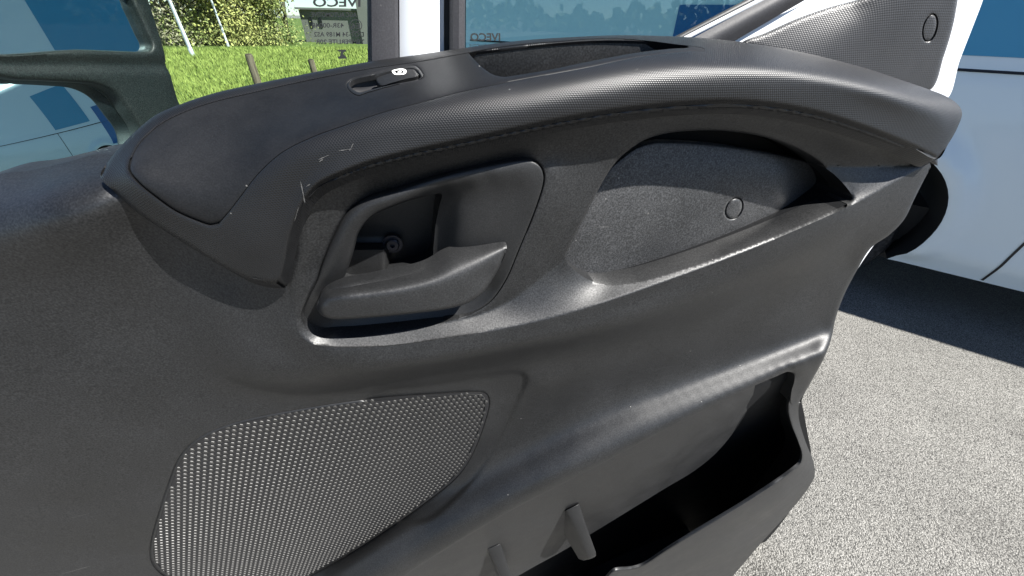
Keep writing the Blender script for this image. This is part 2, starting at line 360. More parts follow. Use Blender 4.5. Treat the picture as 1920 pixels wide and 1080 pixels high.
pad_out = spl([(243, 318), (246, 298), (260, 270), (300, 233), (350, 208), (400, 191), (480, 172), (560, 154), (690, 129), (780, 116), (870, 100), (950, 86), (1050, 77), (1120, 72.5), (1190, 74), (1260, 82), (1322, 92), (1322, 96), (1293, 96), (1193, 108), (1100, 127), (987, 148), (920, 161), (860, 174), (800, 190), (720, 211), (640, 238), (590, 256), (530, 286), (485, 326), (450, 371), (425, 403), (410, 418), (395, 421), (370, 413), (330, 395), (290, 367), (260, 342)], 4, True)
lip_line = spl([p[:2] for p in cap_lip], 6); low_line = spl([p[:2] for p in cap_low], 6); back_line = spl([p[:2] for p in cap_back], 6)
pad_left = spl([(246, 298), (243, 318), (260, 342), (290, 367), (330, 395), (370, 413), (395, 421), (410, 418)], 5)
def cap_h(q):
    return capT(q)-roll(q, lip_line, 7, .35)-roll(q, low_line, 9, .5)-roll(q, back_line, 8, .5)-roll(q, pad_left, 9, .35)-roll(q, pad_out, 3, .08, True)
def arc_uv(co): return np.stack([co[:, 0], -co[:, 1]-co[:, 2]], 1)
relief('armrest_cap', cap_out, cap_h, M['cap'], DOOR, 5., [pad_out], (2.5, 5, 8), 1.6, (0, .6, -.8), arc_uv)
M['scuff'] = plastic('scuffed_plastic', (.05, .05, .049), .7, 1200., .3, .00006, specks=0, spec=.3)
SCUFF = [((563, 338), (569, 366), 1.6), ((566, 352), (572, 382), 2.2), ((574, 350), (582, 345), 2.0), ((596, 300), (618, 290), 1.4), ((598, 304), (606, 298), 2.4), ((634, 283), (661, 279), 1.2), ((655, 284), (663, 268), 1.3), ((560, 388), (552, 415), 1.5), ((470, 520), (492, 525), 1.4), ((1190, 133), (1197, 128), 2.0)]
for (xa, ya), (xb, yb), wd in SCUFF:
    t_ = np.linspace(0, 1, 9)[:, None]; ln = np.array([[xa, ya]])*(1-t_)+np.array([[xb, yb]])*t_; d_ = np.array([yb-ya, xa-xb])/math.hypot(xb-xa, yb-ya); ww = wd*.5*(np.sin(t_*math.pi)**.6)*(1+.5*np.sin(t_*9+xa)); pts_ = np.vstack([ln+d_*ww, ln-d_*ww])
    obj('scuff_mark', PP(pts_, cap_h(pts_)+.05), [(i, i+1, 10+i, 9+i) for i in range(8)], M['scuff'], DOOR)

tray = spl([(880, 100), (885, 107), (905, 127), (925, 140), (945, 144), (963, 142), (1030, 131), (1093, 118), (1193, 99), (1260, 91.5), (1291, 89), (1286, 85.5), (1240, 79.5), (1180, 76), (1120, 76), (1060, 79.5), (1000, 85), (940, 92), (897, 97)], 4, True)
sw = spl([(650, 160), (656, 151), (700, 138), (745, 128), (776, 123), (784, 127), (794, 142), (789, 148), (740, 160), (692, 173), (672, 179), (660, 174)], 3, True)
def pad_h(q): return capT(q)-.10-roll(q, pad_out, 4, .12, True)-roll(q, pad_left, 10, .25)-roll(q, tray, 6, .25, True)-roll(q, sw, 4, .1, True)
pad_in = spl(pad_out[::1], 50, True)
c0 = pad_out.mean(0)
_, _, _ = 0, 0, 0
relief('armrest_pad', pad_out, pad_h, M['pad'], DOOR, 5., [tray, sw], (1.5, 3.5), .25, (0, .4, -.9))
def basin(name, loop, hf, drop, matl, shrink=.9, dirv=(0, .12, -1)):
    """sunk well below an opening: walls and floor"""
    top = PP(loop, hf(loop)-.02); c = top.mean(0); n = len(top); d = np.asarray(dirv)
    rings = [top+np.array([0, .001, 0])]
    for k, s in ((.3, .995), (.7, .98), (.92, .95), (1., .88)): rings.append(c+(top-c)*np.array([s, s, 1])+d*drop*k)
    V = np.vstack(rings+[(rings[-1].mean(0))[None]]); Fc = []
    for r in range(len(rings)-1):
        for i in range(n): Fc.append((r*n+i, r*n+(i+1) % n, (r+1)*n+(i+1) % n, (r+1)*n+i))
    k = (len(rings)-1)*n; Fc += [(k+i, k+(i+1) % n, len(V)-1) for i in range(n)]
    return obj(name, V, Fc, matl, DOOR, sharp=60)
basin('storage_tray', tray, pad_h, .05, M['panel'])
# window switch: bezel ring, well, rocker and its printed symbol
SWITCH = basin('switch_well', sw, pad_h, .008, M['black'])
sw_in = (sw-sw.mean(0))*np.array([.93, .80])+sw.mean(0)
relief('switch_bezel', sw, lambda q: pad_h(q)+.12-roll(q, sw, 3, .15, True)-roll(q, sw_in, 2.5, .12, True), M['bezel'], SWITCH, 2.5, [sw_in], (1,), .4, (0, .2, -1))
rock = spl([(705, 148), (722, 140), (750, 133), (774, 128.5), (780, 132), (785, 142), (760, 149), (735, 156), (716, 161), (709, 157)], 2.5, True)
rkT = TPS([[(705, 150, 4.6), (745, 140, 5.5), (783, 134, 5.0)], [(712, 160, 5.3), (745, 152, 6.2), (785, 142, 5.7)], [(750, 133, 4.8), (774, 129, 4.5)]], 20, 1e-4)
off = float(pad_h(np.array([[745., 145.]]))[0]-rkT(np.array([[745., 145.]]))[0])
rk_h = lambda q: pad_h(q)*.5+(rkT(q)+off)*.5+.12-roll(q, rock, 4, .18, True)
ROCK = relief('window_switch', rock, rk_h, M['bezel'], SWITCH, 2.5, (), (1, 2.5), .7, (0, .2, -1))
ic = spl([(735, 133), (745, 129.5), (756, 129), (762, 132.5), (760, 138), (748, 140), (739, 139)], 1.5, True)
ici = (ic-ic.mean(0))*.62+ic.mean(0)
relief('window_symbol', ic, lambda q: rk_h(q)+.03, M['icon'], SWITCH, 1.5, [ici])
ic2 = ellipse(749.5, 134.6, 4, 2.0, -15, 14)
relief('window_symbol', ic2, lambda q: rk_h(q)+.03, M['icon'], SWITCH, 1.5)

# --- main trim panel
panel_out_pts = [(-80, 352), (0, 326), (60, 318), (130, 302), (190, 288), (240, 300), (300, 350), (400, 420), (470, 470), (505, 470), (520, 420), (545, 370), (590, 325), (650, 300), (760, 270), (900, 240), (1050, 210), (1200, 188), (1330, 178), (1420, 178), (1530, 198), (1640, 233), (1720, 262), (1755, 290), (1752, 300), (1745, 312), (1730, 342), (1715, 372), (1695, 412), (1668, 440), (1633, 465), (1605, 510), (1582, 555), (1566, 600), (1560, 630), (1548, 665), (1530, 700), (1510, 735), (1498, 757), (1484, 757), (1484, 735), (1490, 712), (1489, 701), (1478, 697), (1455, 706), (1400, 730), (1330, 765), (1230, 815), (1150, 858), (1050, 910), (950, 962), (820, 1040), (760, 1080), (700, 1140), (300, 1142), (-80, 1140), (-82, 800)]
panel_out = spl(panel_out_pts, 5, True)
bez_out = spl([(583, 567), (594, 525), (607, 487), (627, 440), (650, 400), (683, 375), (740, 357), (840, 327), (940, 305), (975, 300), (997, 301), (1013, 312), (1019, 328), (1018, 345), (1003, 393), (973, 467), (947, 527), (917, 567), (873, 590), (807, 607), (740, 613), (673, 617), (633, 613), (603, 598)], 4, True)
# the space under the lever is part of the same opening
hand_hole = spl([(566, 590), (577, 560), (594, 525), (607, 487), (627, 440), (650, 400), (683, 375), (740, 357), (840, 327), (940, 305), (975, 300), (997, 301), (1013, 312), (1019, 328), (1018, 345), (1003, 393), (973, 467), (947, 527), (917, 567), (873, 592), (807, 610), (740, 622), (690, 629), (640, 633), (600, 631), (577, 618), (567, 604)], 4, True)
pock = spl([(1060, 485), (1075, 450), (1100, 400), (1125, 350), (1150, 310), (1175, 285), (1210, 262), (1250, 250), (1300, 245), (1350, 245), (1420, 254), (1480, 273), (1520, 293), (1545, 311), (1564, 327), (1582, 345), (1595, 362), (1598, 372), (1588, 382), (1560, 395), (1450, 443), (1300, 498), (1200, 527), (1150, 533), (1115, 529), (1085, 513), (1066, 496)], 4, True)
spk = spl([(352, 838), (380, 817), (440, 793), (560, 768), (700, 748), (820, 739), (890, 736), (911, 739), (917, 752), (906, 800), (882, 858), (858, 892), (800, 940), (700, 1010), (600, 1070), (500, 1118), (400, 1122), (330, 1092), (298, 1072), (283, 1050), (282, 1022), (298, 960), (318, 900), (332, 865)], 4, True)
ledge = [(556, 598, 8.7), (562, 622, 9.0), (582, 641, 9.3), (620, 649, 9.4), (680, 650, 9.5), (760, 644, 9.5), (900, 622, 9.5), (1000, 604, 9.5), (1100, 577, 9.5), (1250, 526, 9.5), (1400, 470, 9.3), (1530, 415, 9), (1600, 383, 8.7), (1670, 345, 8.3), (1743, 304, 7.9)]
ledge_c = spl(ledge, 5)
inner = [(556, 598), (567, 604), (577, 618), (600, 631), (640, 633), (690, 629), (740, 622), (807, 610), (860, 600), (905, 588), (950, 568), (1000, 532), (1040, 500), (1060, 485), (1066, 496), (1085, 513), (1115, 529), (1150, 533), (1200, 527), (1300, 498), (1450, 443), (1560, 395), (1588, 382), (1598, 372), (1595, 362), (1582, 345), (1564, 327), (1548, 313), (1600, 312), (1650, 311), (1690, 309), (1743, 304)]
inner_c = spl(inner, 5)
def flat_h(xy, z):                    # height at which the sight line meets a level plane
    r = rays(xy); t = (np.asarray(z)-CAM[2])/r[:, 2]; return -(CAM[1]+r[:, 1]*t)*100/HS
def ledge_inner_h(q):
    zc = PP(ledge_c[:, :2], ledge_c[:, 2])[:, 2]; out = []
    for p in q:
        d = np.linalg.norm(ledge_c[:, :2]-p, axis=1); i = int(np.argmin(d+np.abs(ledge_c[:, 0]-p[0])*.8)); hc = ledge_c[i, 2]
        hf_ = flat_h(p[None], zc[i:i+1])[0]; k = .5 if d[i] < 45 else .5-.2*min(1, (d[i]-45)/40)
        out.append(hc-k*(hc-hf_))
    out = np.array(out); w_ = np.hanning(27); w_ /= w_.sum(); pad = np.concatenate([np.full(13, out[0]), out, np.full(13, out[-1])])
    return np.convolve(pad, w_, 'valid')
inner_h = np.clip(ledge_inner_h(inner_c), 3.8, 9.4)
mR = (inner_c[:, 0] > 1547) & (inner_c[:, 1] < 384)
inner_h[mR] = np.where(inner_c[mR, 1] > 314.5, np.minimum(6.3+1.9*(inner_c[mR, 1]-313)/65, 8.3), 6.3+1.5*(inner_c[mR, 0]-1548)/195)
mP = (inner_c[:, 0] > 860) & (inner_c[:, 0] < 1150) & (inner_c[:, 1] > 470)
inner_h[mP] = np.interp(inner_c[mP, 0], [860, 905, 950, 1000, 1040, 1060, 1085, 1115, 1150], [8.08, 7.8, 7.35, 6.95, 6.7, 6.62, 6.8, 7.28, 7.91])
inner3 = np.column_stack([inner_c, inner_h])
ledT = TPS([ledge_c[::5], inner3[::5]], 1e9, 1e-6)
UPC = [[(556, 598, 8.7), (553, 560, 8.6), (550, 530, 8.4)]]
upT = TPS([inner3[::4],
    [(1036, 440, 7.15), (1058, 385, 7.1), (1082, 330, 6.9), (1110, 288, 6.9)], [(1032, 320, 7.3), (1012, 410, 7.5), (980, 480, 7.6)], [(938, 556, 7.55), (988, 518, 7.2), (1028, 486, 6.92), (1048, 468, 6.82)],
    [(1075, 450, 6.6), (1125, 350, 6.8), (1175, 285, 7.0), (1250, 250, 7.2), (1350, 245, 7.2), (1480, 273, 6.7)],
    [(700, 318, 8.8), (860, 282, 8.8), (1000, 252, 8.8), (1160, 222, 8.7), (1300, 207, 8.6), (1400, 206, 8.6), (1530, 226, 8.5), (1640, 260, 8.3), (1740, 300, 8)],
    [(700, 345, 7.7), (850, 308, 7.6), (960, 285, 7.5), (1050, 268, 7.5)],
    [(1200, 236, 8.2), (1300, 226, 8.1), (1400, 226, 8.1), (1500, 244, 7.9), (1600, 277, 7.6), (1660, 300, 7.2)],
    [(1480, 190, 7), (1640, 235, 7)],
    [(545, 470, 8.2), (545, 540, 8.5), (580, 405, 8.7), (620, 360, 8.8)], [(592, 505, 8), (640, 412, 7.9)]], 20, 2e-4)
bc = np.array([(640, 1088, 1), (700, 1048, 1), (773, 1003, 1), (873, 943, 1), (973, 887, 1), (1073, 836, 1), (1173, 790, .95), (1253, 757, .85), (1333, 724, .72), (1433, 684, .62), (1545, 640, .5)])
BULGE = [[(x, y+o_*f, 9.3+(h-9.3)*(.35+.65*f)+1.2*np.clip((1150-x)/450, -.5, 1)*np.clip((o_+60)/80, 0, 1)) for x, y, f in (bc if o_ > -40 else bc[3:])] for o_, h in ((-72, 5.8), (-47, 6.4), (-23, 7.6), (0, 9.3), (24, 10.9), (47, 12.1))]
SPK = [(318, 900, 5.1), (352, 838, 5.2), (440, 793, 5.4), (560, 768, 5.6), (700, 750, 5.8), (820, 741, 6.0), (905, 742, 6.1), (900, 812, 5.9), (858, 892, 5.7), (800, 940, 5.6), (700, 1010, 5.5), (600, 1070, 5.4), (500, 1118, 5.3), (400, 1122, 5.2), (300, 1072, 5.1), (285, 1022, 5.1), (298, 960, 5.1)]
NOSE = [[(x, y+o_, h+dh*(1 if x < 950 else max(.45, 1-(x-950)/350))) for x, y, h in ledge[3:]] for o_, dh in ((7, .14), (21, .24))]
lowT = TPS([ledge_c[::4], SPK, *NOSE,
    [(-80, 352, .5), (0, 326, .5), (60, 318, .5), (130, 302, .5), (190, 288, .5)],
    [(-80, 408, 4.6), (0, 384, 4.8), (80, 360, 5.0), (150, 346, 5.1), (200, 338, 5.1)],
    [(260, 350, 5.2), (330, 400, 5.7), (400, 430, 6.3), (470, 470, 7.3)],
    [(-80, 550, 5.8), (60, 520, 6.0), (160, 500, 6.1), (230, 490, 5.8)],
    [(-80, 750, 6.1), (60, 750, 6.1), (200, 720, 5.8), (280, 700, 5.2)],
    [(-80, 950, 6.2), (100, 900, 6.1), (220, 860, 5.6)], [(-80, 1140, 6.4), (100, 1100, 6.2), (240, 1040, 5.4)],
    [(262, 430, 5.3), (300, 520, 4.9), (328, 600, 4.8), (352, 665, 4.9), (400, 722, 5.2)],
    [(360, 545, 5.6), (420, 590, 6.6), (480, 630, 7.5)],
    [(440, 520, 6.5), (500, 545, 7.6), (530, 560, 8.1), (545, 500, 8.3), (552, 450, 8.5)],
    [(530, 662, 8.3), (600, 694, 9.2), (673, 694, 9.55), (760, 686, 9.7), (859, 670, 9.75), (970, 650, 9.7), (1193, 602, 9.6), (1330, 553, 9.35), (1470, 496, 8.9), (1600, 440, 8.2)],
    [(440, 700, 6.3), (480, 712, 6.9), (560, 722, 7.7), (640, 719, 7.95), (710, 711, 8.05), (821, 692, 8.2), (970, 664, 8.3), (1193, 617, 8.4), (1330, 571, 8.2), (1470, 516, 7.9)],
    [(400, 712, 5.3), (440, 729, 5.4), (480, 739, 5.6), (560, 745, 5.8), (640, 741, 5.9), (710, 733, 6.05), (821, 713, 6.4), (970, 683, 6.9), (1193, 636, 7.2), (1330, 593, 7.0), (1470, 540, 6.8), (1590, 488, 6.7)],
    [(1010, 714, 6.8), (1100, 692, 6.7), (1250, 652, 6.5), (1400, 604, 6.4), (1500, 566, 6.4), (1590, 526, 6.4)],
    *BULGE,
    [(700, 1130, 13.9), (820, 1040, 13.5), (950, 962, 13.0), (1050, 910, 12.6), (1150, 858, 12.4), (1230, 815, 11.9), (1330, 765, 11.2), (1400, 730, 10.8), (1455, 706, 10.5), (1489, 700, 10.1)],
    [(1497, 757, 10), (1530, 700, 9.8)]], 20, 1e-4)
print('low', lowT.N)
belly = np.array([(330, 640), (360, 668), (400, 697), (440, 715), (480, 727), (520, 733), (560, 734), (620, 731), (700, 722), (780, 709), (870, 693), (950, 681), (1000, 675)], float); belly = spl(belly, 6)
def belly_h(q):                       # the moulding's rounded underside hangs over the flat panel below it
    sd = np.interp(q[:, 0], belly[:, 0], belly[:, 1])-q[:, 1]
    amp = .35*smooth((q[:, 0]-345)/130)*smooth((1000-q[:, 0])/250); wd = 3+26*smooth((470-q[:, 0])/120)
    up_ = smooth((sd+wd)/(wd*1.4)); t = np.clip(sd/26, 0, 1); edge = np.sqrt(np.clip(1-(1-t)**2, 0, 1))
    return amp*up_*(.25+.75*edge)*np.exp(-(np.clip(sd, 0, 999)/75)**2)
panT = TPS([SPK], 1e9, 3e-3)
crease = spl([(1489, 701), (1478, 697), (1455, 706), (1400, 730), (1330, 765), (1230, 815), (1150, 858), (1050, 910), (950, 962), (820, 1040), (760, 1080), (700, 1140)], 6)
right_edge = spl(panel_out_pts[23:39], 6)
po = panel_out_pts
# outlines of the three zones of the one moulding
i_r = [k for k, p in enumerate(po) if p == (1745, 312)][0]; i_t = [k for k, p in enumerate(po) if p == (505, 470)][0]
join = spl([(556, 598), (547, 560), (540, 520), (530, 495), (505, 470)], 5); join3 = np.column_stack([join, .5*upT(join)+.5*lowT(join)]); join3[0, 2] = ledge[0][2]
ledge_xy = ledge_c[:, :2]
up_out = np.vstack([spl(po[i_t:24], 5), inner_c[::-1], spl([(556, 598), (547, 560), (540, 520), (530, 495), (505, 470)], 5)[1:-1]])
low_out = np.vstack([spl(po[:i_t+1], 5), spl([(505, 470), (530, 495), (540, 520), (547, 560), (556, 598)], 5)[1:-1], ledge_xy, spl([(1743, 304)]+po[i_r:], 5)[1:]])
led_out = np.vstack([ledge_xy, inner_c[::-1][1:-1]])
hole_roll = lambda q: roll(q, hand_hole, 5, .25, True)+roll(q, pock, 5, .25, True)
RECESS = spl([(690, 738), (800, 716), (900, 700), (965, 692), (986, 697), (993, 709), (978, 750), (955, 800), (925, 855), (880, 915), (780, 985), (600, 900)], 6, True)
def pan_h(q): return lowT(q)+belly_h(q)-.38*inside(q, RECESS)*smooth(seg_dist(q, RECESS, True, 13)[0]/11)-roll(q, spk, 4, .15, True)-roll(q, crease, 12, .25)-roll(q, right_edge, 6, .4)
def up_h(q): return upT(q)-hole_roll(q)*smooth(seg_dist(q, inner_c, False, 12)[0]/10)
def rim_h(q):                       # height along any opening edge
    d = seg_dist(q, inner_c, False, 8)[0]; return np.where(d < 4, ledT(q), up_h(q))
def panel():
    W = []; T = []; k = 0; hh = []
    zones = [(up_out, up_h, 4.5), (led_out, lambda q: ledT(q), 4.5), (low_out, pan_h, 4.5)]
    for zi, (o_, hf_, st) in enumerate(zones):
        if zi == 0:
            V, F_ = fill_cut(o_, [hand_hole, pock], st)
        elif zi == 2: V, F_ = fill(o_, [spk], st, (1.5, 3.5, 6.5))
        else: V, F_ = fill(o_, (), st, ())
        hv = hf_(V)
        for cu in (inner3, ledge_c, join3):
            near = np.nonzero(seg_dist(V, cu, False, 1.)[0] < .3)[0]
            for i in near: hv[i] = cu[np.argmin(((cu[:, :2]-V[i])**2).sum(1)), 2]
        if zi == 0:
            dn = seg_dist(V, inner_c, False, 4)[0] < 2.2; F_ = F_[~(dn[F_].all(1) & (V[F_].mean(1)[:, 0] > 1062))]
        P_ = PP(V, hv); a, b, c = P_[F_[:, 0]], P_[F_[:, 1]], P_[F_[:, 2]]
        f = ((CAM-a)*np.cross(b-a, c-a)).sum(1) < 0; F_[f] = F_[f][:, ::-1]
        W.append(P_); T.append(F_+k); k += len(V)
    W = np.vstack(W); T = np.vstack(T)
    o = obj('trim_panel', W, T, M['panel'], DOOR)
    bm = bmesh.new(); bm.from_mesh(o.data); bmesh.ops.remove_doubles(bm, verts=bm.verts, dist=.0007)
    be = [e for e in bm.edges if e.is_boundary]
    r = bmesh.ops.extrude_edge_only(bm, edges=be); vv = [g for g in r['geom'] if isinstance(g, bmesh.types.BMVert)]
    for v in vv: v.co.y += .022
    for f in bm.faces: f.smooth = True
    bm.to_mesh(o.data); bm.free(); o.data.set_sharp_from_angle(angle=math.radians(55)); return o
def fill_cut(o_, cuts, st):
    """fill an outline that shares part of its border with openings"""
    loops = [o_]; pts = [o_]; edges = [(i, (i+1) % len(o_)) for i in range(len(o_))]; k = len(o_)
    for c in cuts:
        for r in (0, 1.5, 3.5, 6):
            tg = np.roll(c, -1, 0)-np.roll(c, 1, 0); tg /= np.linalg.norm(tg, axis=1)[:, None]; nn = np.stack([tg[:, 1], -tg[:, 0]], 1)
            if inside((c+nn*2)[:1], c)[0]: nn = -nn
            l = c+nn*r; d = seg_dist(l, o_, True, 4)[0]; ok = inside(l, o_) & (d > .8)
            pts.append(l[ok])
            if r == 0:
                id_ = np.full(len(c), -1); id_[ok] = k+np.arange(ok.sum())
                edges += [(id_[i], id_[(i+1) % len(c)]) for i in range(len(c)) if id_[i] >= 0 and id_[(i+1) % len(c)] >= 0]
            k += int(ok.sum())
    lo, hi = o_.min(0), o_.max(0); gx = np.arange(lo[0], hi[0], st); gy = np.arange(lo[1], hi[1], st*.866)
    G = np.array([(x+(st/2 if j % 2 else 0), y) for j, y in enumerate(gy) for x in gx]); m = inside(G, o_)
    for c in cuts: m &= ~inside(G, c)
    G = G[m]; d = seg_dist(G, o_, True, 6)[0]; m = d > 2
    for c in cuts: m &= seg_dist(G, c, True, 10)[0] > 7.5
    pts.append(G[m]); A = np.vstack(pts)
    vs_, es_, fs_, _, _, _ = delaunay_2d_cdt([Vector(v) for v in A], [(int(a), int(b)) for a, b in edges], [], 0, 1e-4)
    V = np.array([(v.x, v.y) for v in vs_]); T = np.array([t for t in fs_ if len(t) == 3]); c = V[T].mean(1); m = inside(c, o_)
    for q in cuts: m &= ~inside(c, q)
    return V, T[m]
panel()

lipb = np.array(cap_lip)[:20]; tp = np.clip((lipb[:, 0]-560)/110, .12, 1); ofs2 = lipb[:, :2].copy(); ofs2[:, 1] += 12.5*tp; ofs2[:, 0] += 6*(1-tp)
strip_o = np.vstack([spl(lipb[:, :2]+np.array([0, -4]), 6), spl(ofs2[::-1], 6)])
def trim_h(q):
    yl = np.interp(q[:, 0], lipb[::-1, 0], lipb[::-1, 1]); hl = np.interp(q[:, 0], lipb[::-1, 0], lipb[::-1, 2]); t = (q[:, 1]-yl)/12.5
    return hl-.75+.25*np.sin(np.clip(t, 0, 1)*math.pi)
relief('cap_trim_strip', strip_o, trim_h, M['bezel'], DOOR, 5., (), (), 1.2)
# --- upper pocket
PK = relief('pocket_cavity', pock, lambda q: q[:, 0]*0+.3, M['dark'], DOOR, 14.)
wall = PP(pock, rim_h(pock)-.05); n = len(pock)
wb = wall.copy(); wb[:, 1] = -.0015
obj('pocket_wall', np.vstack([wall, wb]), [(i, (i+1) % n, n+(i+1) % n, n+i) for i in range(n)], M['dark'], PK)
lin_out = spl([(1030, 512), (1062, 450), (1092, 408), (1118, 355), (1140, 320), (1165, 297), (1195, 276), (1225, 267), (1260, 266), (1330, 270), (1400, 279), (1470, 292), (1530, 308), (1546, 318), (1552, 340), (1545, 368), (1525, 395), (1500, 440), (1380, 530), (1150, 580), (1075, 545)], 5, True)
linT = TPS([[(1060, 490, 4.6), (1092, 408, 4.6), (1140, 320, 4.4)], [(1195, 276, 4.2), (1300, 268, 3.9), (1450, 289, 3.6), (1525, 307, 3.0)], [(1200, 400, 5.3), (1350, 380, 5.0), (1470, 370, 4.4)], [(1552, 340, 1.8), (1545, 368, 1.6), (1522, 400, 2.6)], [(1080, 540, 4.9), (1150, 550, 5.2), (1350, 500, 5.2), (1480, 440, 4.5)], [(1200, 320, 4.7), (1350, 315, 4.5), (1470, 325, 4.1)]], 40, 1e-4)
plug = ellipse(1376, 391, 15, 21.5, 28, 30)
lin_h = lambda q: linT(q)-roll(q, lin_out, 5, .25, True)-roll(q, plug, 2.5, .12, True)
relief('pocket_liner', lin_out, lin_h, M['liner'], DOOR, 5., [plug], (2, 4), 1.)
plug_i = ellipse(1376, 391, 13.6, 20, 28, 30)
relief('liner_plug', plug_i, lambda q: linT(q)+.02-roll(q, plug_i, 3, .1, True), M['liner'], DOOR, 4., (), (1.5,), .6)

# --- handle
bez_hole = spl([(640, 540), (652, 505), (664, 468), (672, 437), (695, 408), (740, 386), (800, 368), (828, 364), (824, 385), (817, 420), (813, 460), (808, 495), (760, 520), (700, 532)], 4, True)
bezT = TPS([
    [(583, 567, 7.9), (607, 487, 7.9), (627, 440, 7.9), (650, 400, 7.9), (683, 375, 7.9), (740, 357, 7.8), (840, 327, 7.7), (940, 305, 7.8), (993, 301, 7.9), (1019, 328, 7.9), (1003, 393, 7.9), (973, 467, 7.9), (947, 527, 7.9), (917, 567, 7.8), (873, 592, 7.6), (807, 610, 7.4), (740, 622, 7.3), (673, 630, 7.3), (620, 632, 7.3), (577, 618, 7.4)],
    [(610, 520, 8.4), (632, 455, 8.5), (655, 415, 8.5), (690, 388, 8.5), (745, 369, 8.5), (840, 341, 8.3), (940, 318, 8.2), (988, 314, 8.1), (1004, 335, 8.0), (992, 385, 7.9)],
    [(965, 350, 7.75), (945, 400, 7.65), (930, 445, 7.6)], [(915, 335, 7.7), (900, 380, 7.5), (893, 430, 7.4), (890, 462, 7.3)], [(872, 350, 7.3), (860, 385, 6.9), (856, 430, 6.7), (853, 470, 6.6)], [(838, 366, 6.2), (828, 400, 5.4), (821, 440, 5.0), (815, 480, 4.8)],
    [(920, 540, 6.9), (880, 565, 6.6), (840, 580, 6.5), (700, 595, 6.2), (620, 590, 6.4)], [(640, 540, 6.6), (700, 532, 5.8), (760, 520, 5.2)],
    [(664, 468, 7.9), (695, 408, 8.0), (740, 386, 8.0), (800, 368, 7.2)]], 15, 6e-4, 5.)
edge_tl = spl([(640, 540), (652, 505), (664, 468), (672, 437), (695, 408), (740, 386), (800, 368)], 4)
bez_h = lambda q: bezT(q)-roll(q, edge_tl, 5, .3)-roll(q, hand_hole, 4, .2, True)
BEZ = relief('handle_bezel', (hand_hole-hand_hole.mean(0))*.997+hand_hole.mean(0), bez_h, M['bezel'], DOOR, 4., [bez_hole], (1.5, 3.5), .8)
w0 = PP(bez_hole, bez_h(bez_hole)); w1 = w0.copy(); w1[:, 1] = -.003; n = len(bez_hole)
obj('bezel_well', np.vstack([w0, w1]), [(i, (i+1) % n, n+(i+1) % n, n+i) for i in range(n)], M['bezel'], BEZ)
relief('bezel_floor', ellipse(740, 450, 140, 120), lambda q: .8+0*q[:, 0]+2.6*smooth((q[:, 1]-452)/14)*smooth((735-q[:, 0])/14), M['bezel'], BEZ, 8.)
# cross-head screw in the well
sc0 = P1(736, 456, 1.6)
def disc_screw(name, c, r, matl, parent):
    V = []; Fc = []; rings = [(r*1.5, .0), (r*1.5, -.002), (r, -.002), (r, -.004), (r*.85, -.0048), (r*.35, -.0048), (r*.3, -.002)]; n = 20
    for rr, y in rings:
        for k in range(n): a = 2*math.pi*k/n; V.append((c.x+rr*math.cos(a), c.y+y, c.z+rr*math.sin(a)))
    for j in range(len(rings)-1):
        for k in range(n): Fc.append((j*n+k, j*n+(k+1) % n, (j+1)*n+(k+1) % n, (j+1)*n+k))
    Fc.append(tuple(range((len(rings)-1)*n, len(rings)*n)))
    return obj(name, V, Fc, matl, parent, sharp=40)
disc_screw('screw', sc0, .0055, M['steel'], BEZ)
lev_out = spl([(594, 577), (598, 562), (607, 550), (622, 541), (640, 536), (690, 527), (740, 516), (785, 506), (808, 496), (826, 484), (850, 474), (903, 461), (938, 454), (949, 457), (949, 470), (933, 507), (907, 547), (890, 561), (873, 570), (840, 579), (773, 588), (673, 597), (623, 598), (603, 591)], 3.5, True)
lev_edge = spl([(598, 566), (594, 577), (603, 591), (623, 598), (673, 597), (773, 588), (840, 579), (873, 570), (890, 561), (907, 547), (933, 507), (949, 470)], 4)
levT = TPS([[(594, 577, 9.6), (607, 550, 9.0), (640, 536, 8.8), (740, 516, 8.4), (802, 500, 8.1), (840, 477, 7.6), (903, 461, 7.6), (949, 457, 8.0)],
    [(600, 563, 10.2), (640, 555, 10.9), (700, 549, 11.0), (760, 540, 10.9), (810, 527, 10.6), (850, 510, 10.1), (900, 488, 9.4), (946, 464, 8.6)],
    [(604, 572, 10.5), (640, 566, 11.1), (700, 560, 11.2), (760, 552, 11.1), (815, 538, 10.8), (860, 520, 10.3), (905, 500, 9.6), (942, 475, 8.8)],
    [(606, 586, 10.6), (640, 590, 11.1), (700, 588, 11.3), (773, 580, 11.2), (850, 566, 10.7), (890, 548, 10.2), (920, 515, 9.4)]], 14, 3e-5, 4.)
relief('handle_lever', lev_out, lambda q: levT(q)-roll(q, lev_edge, 6, .5), M['lever'], DOOR, 3.5, (), (.8, 2, 4), 1.6, (0, 1, 0), back=True)

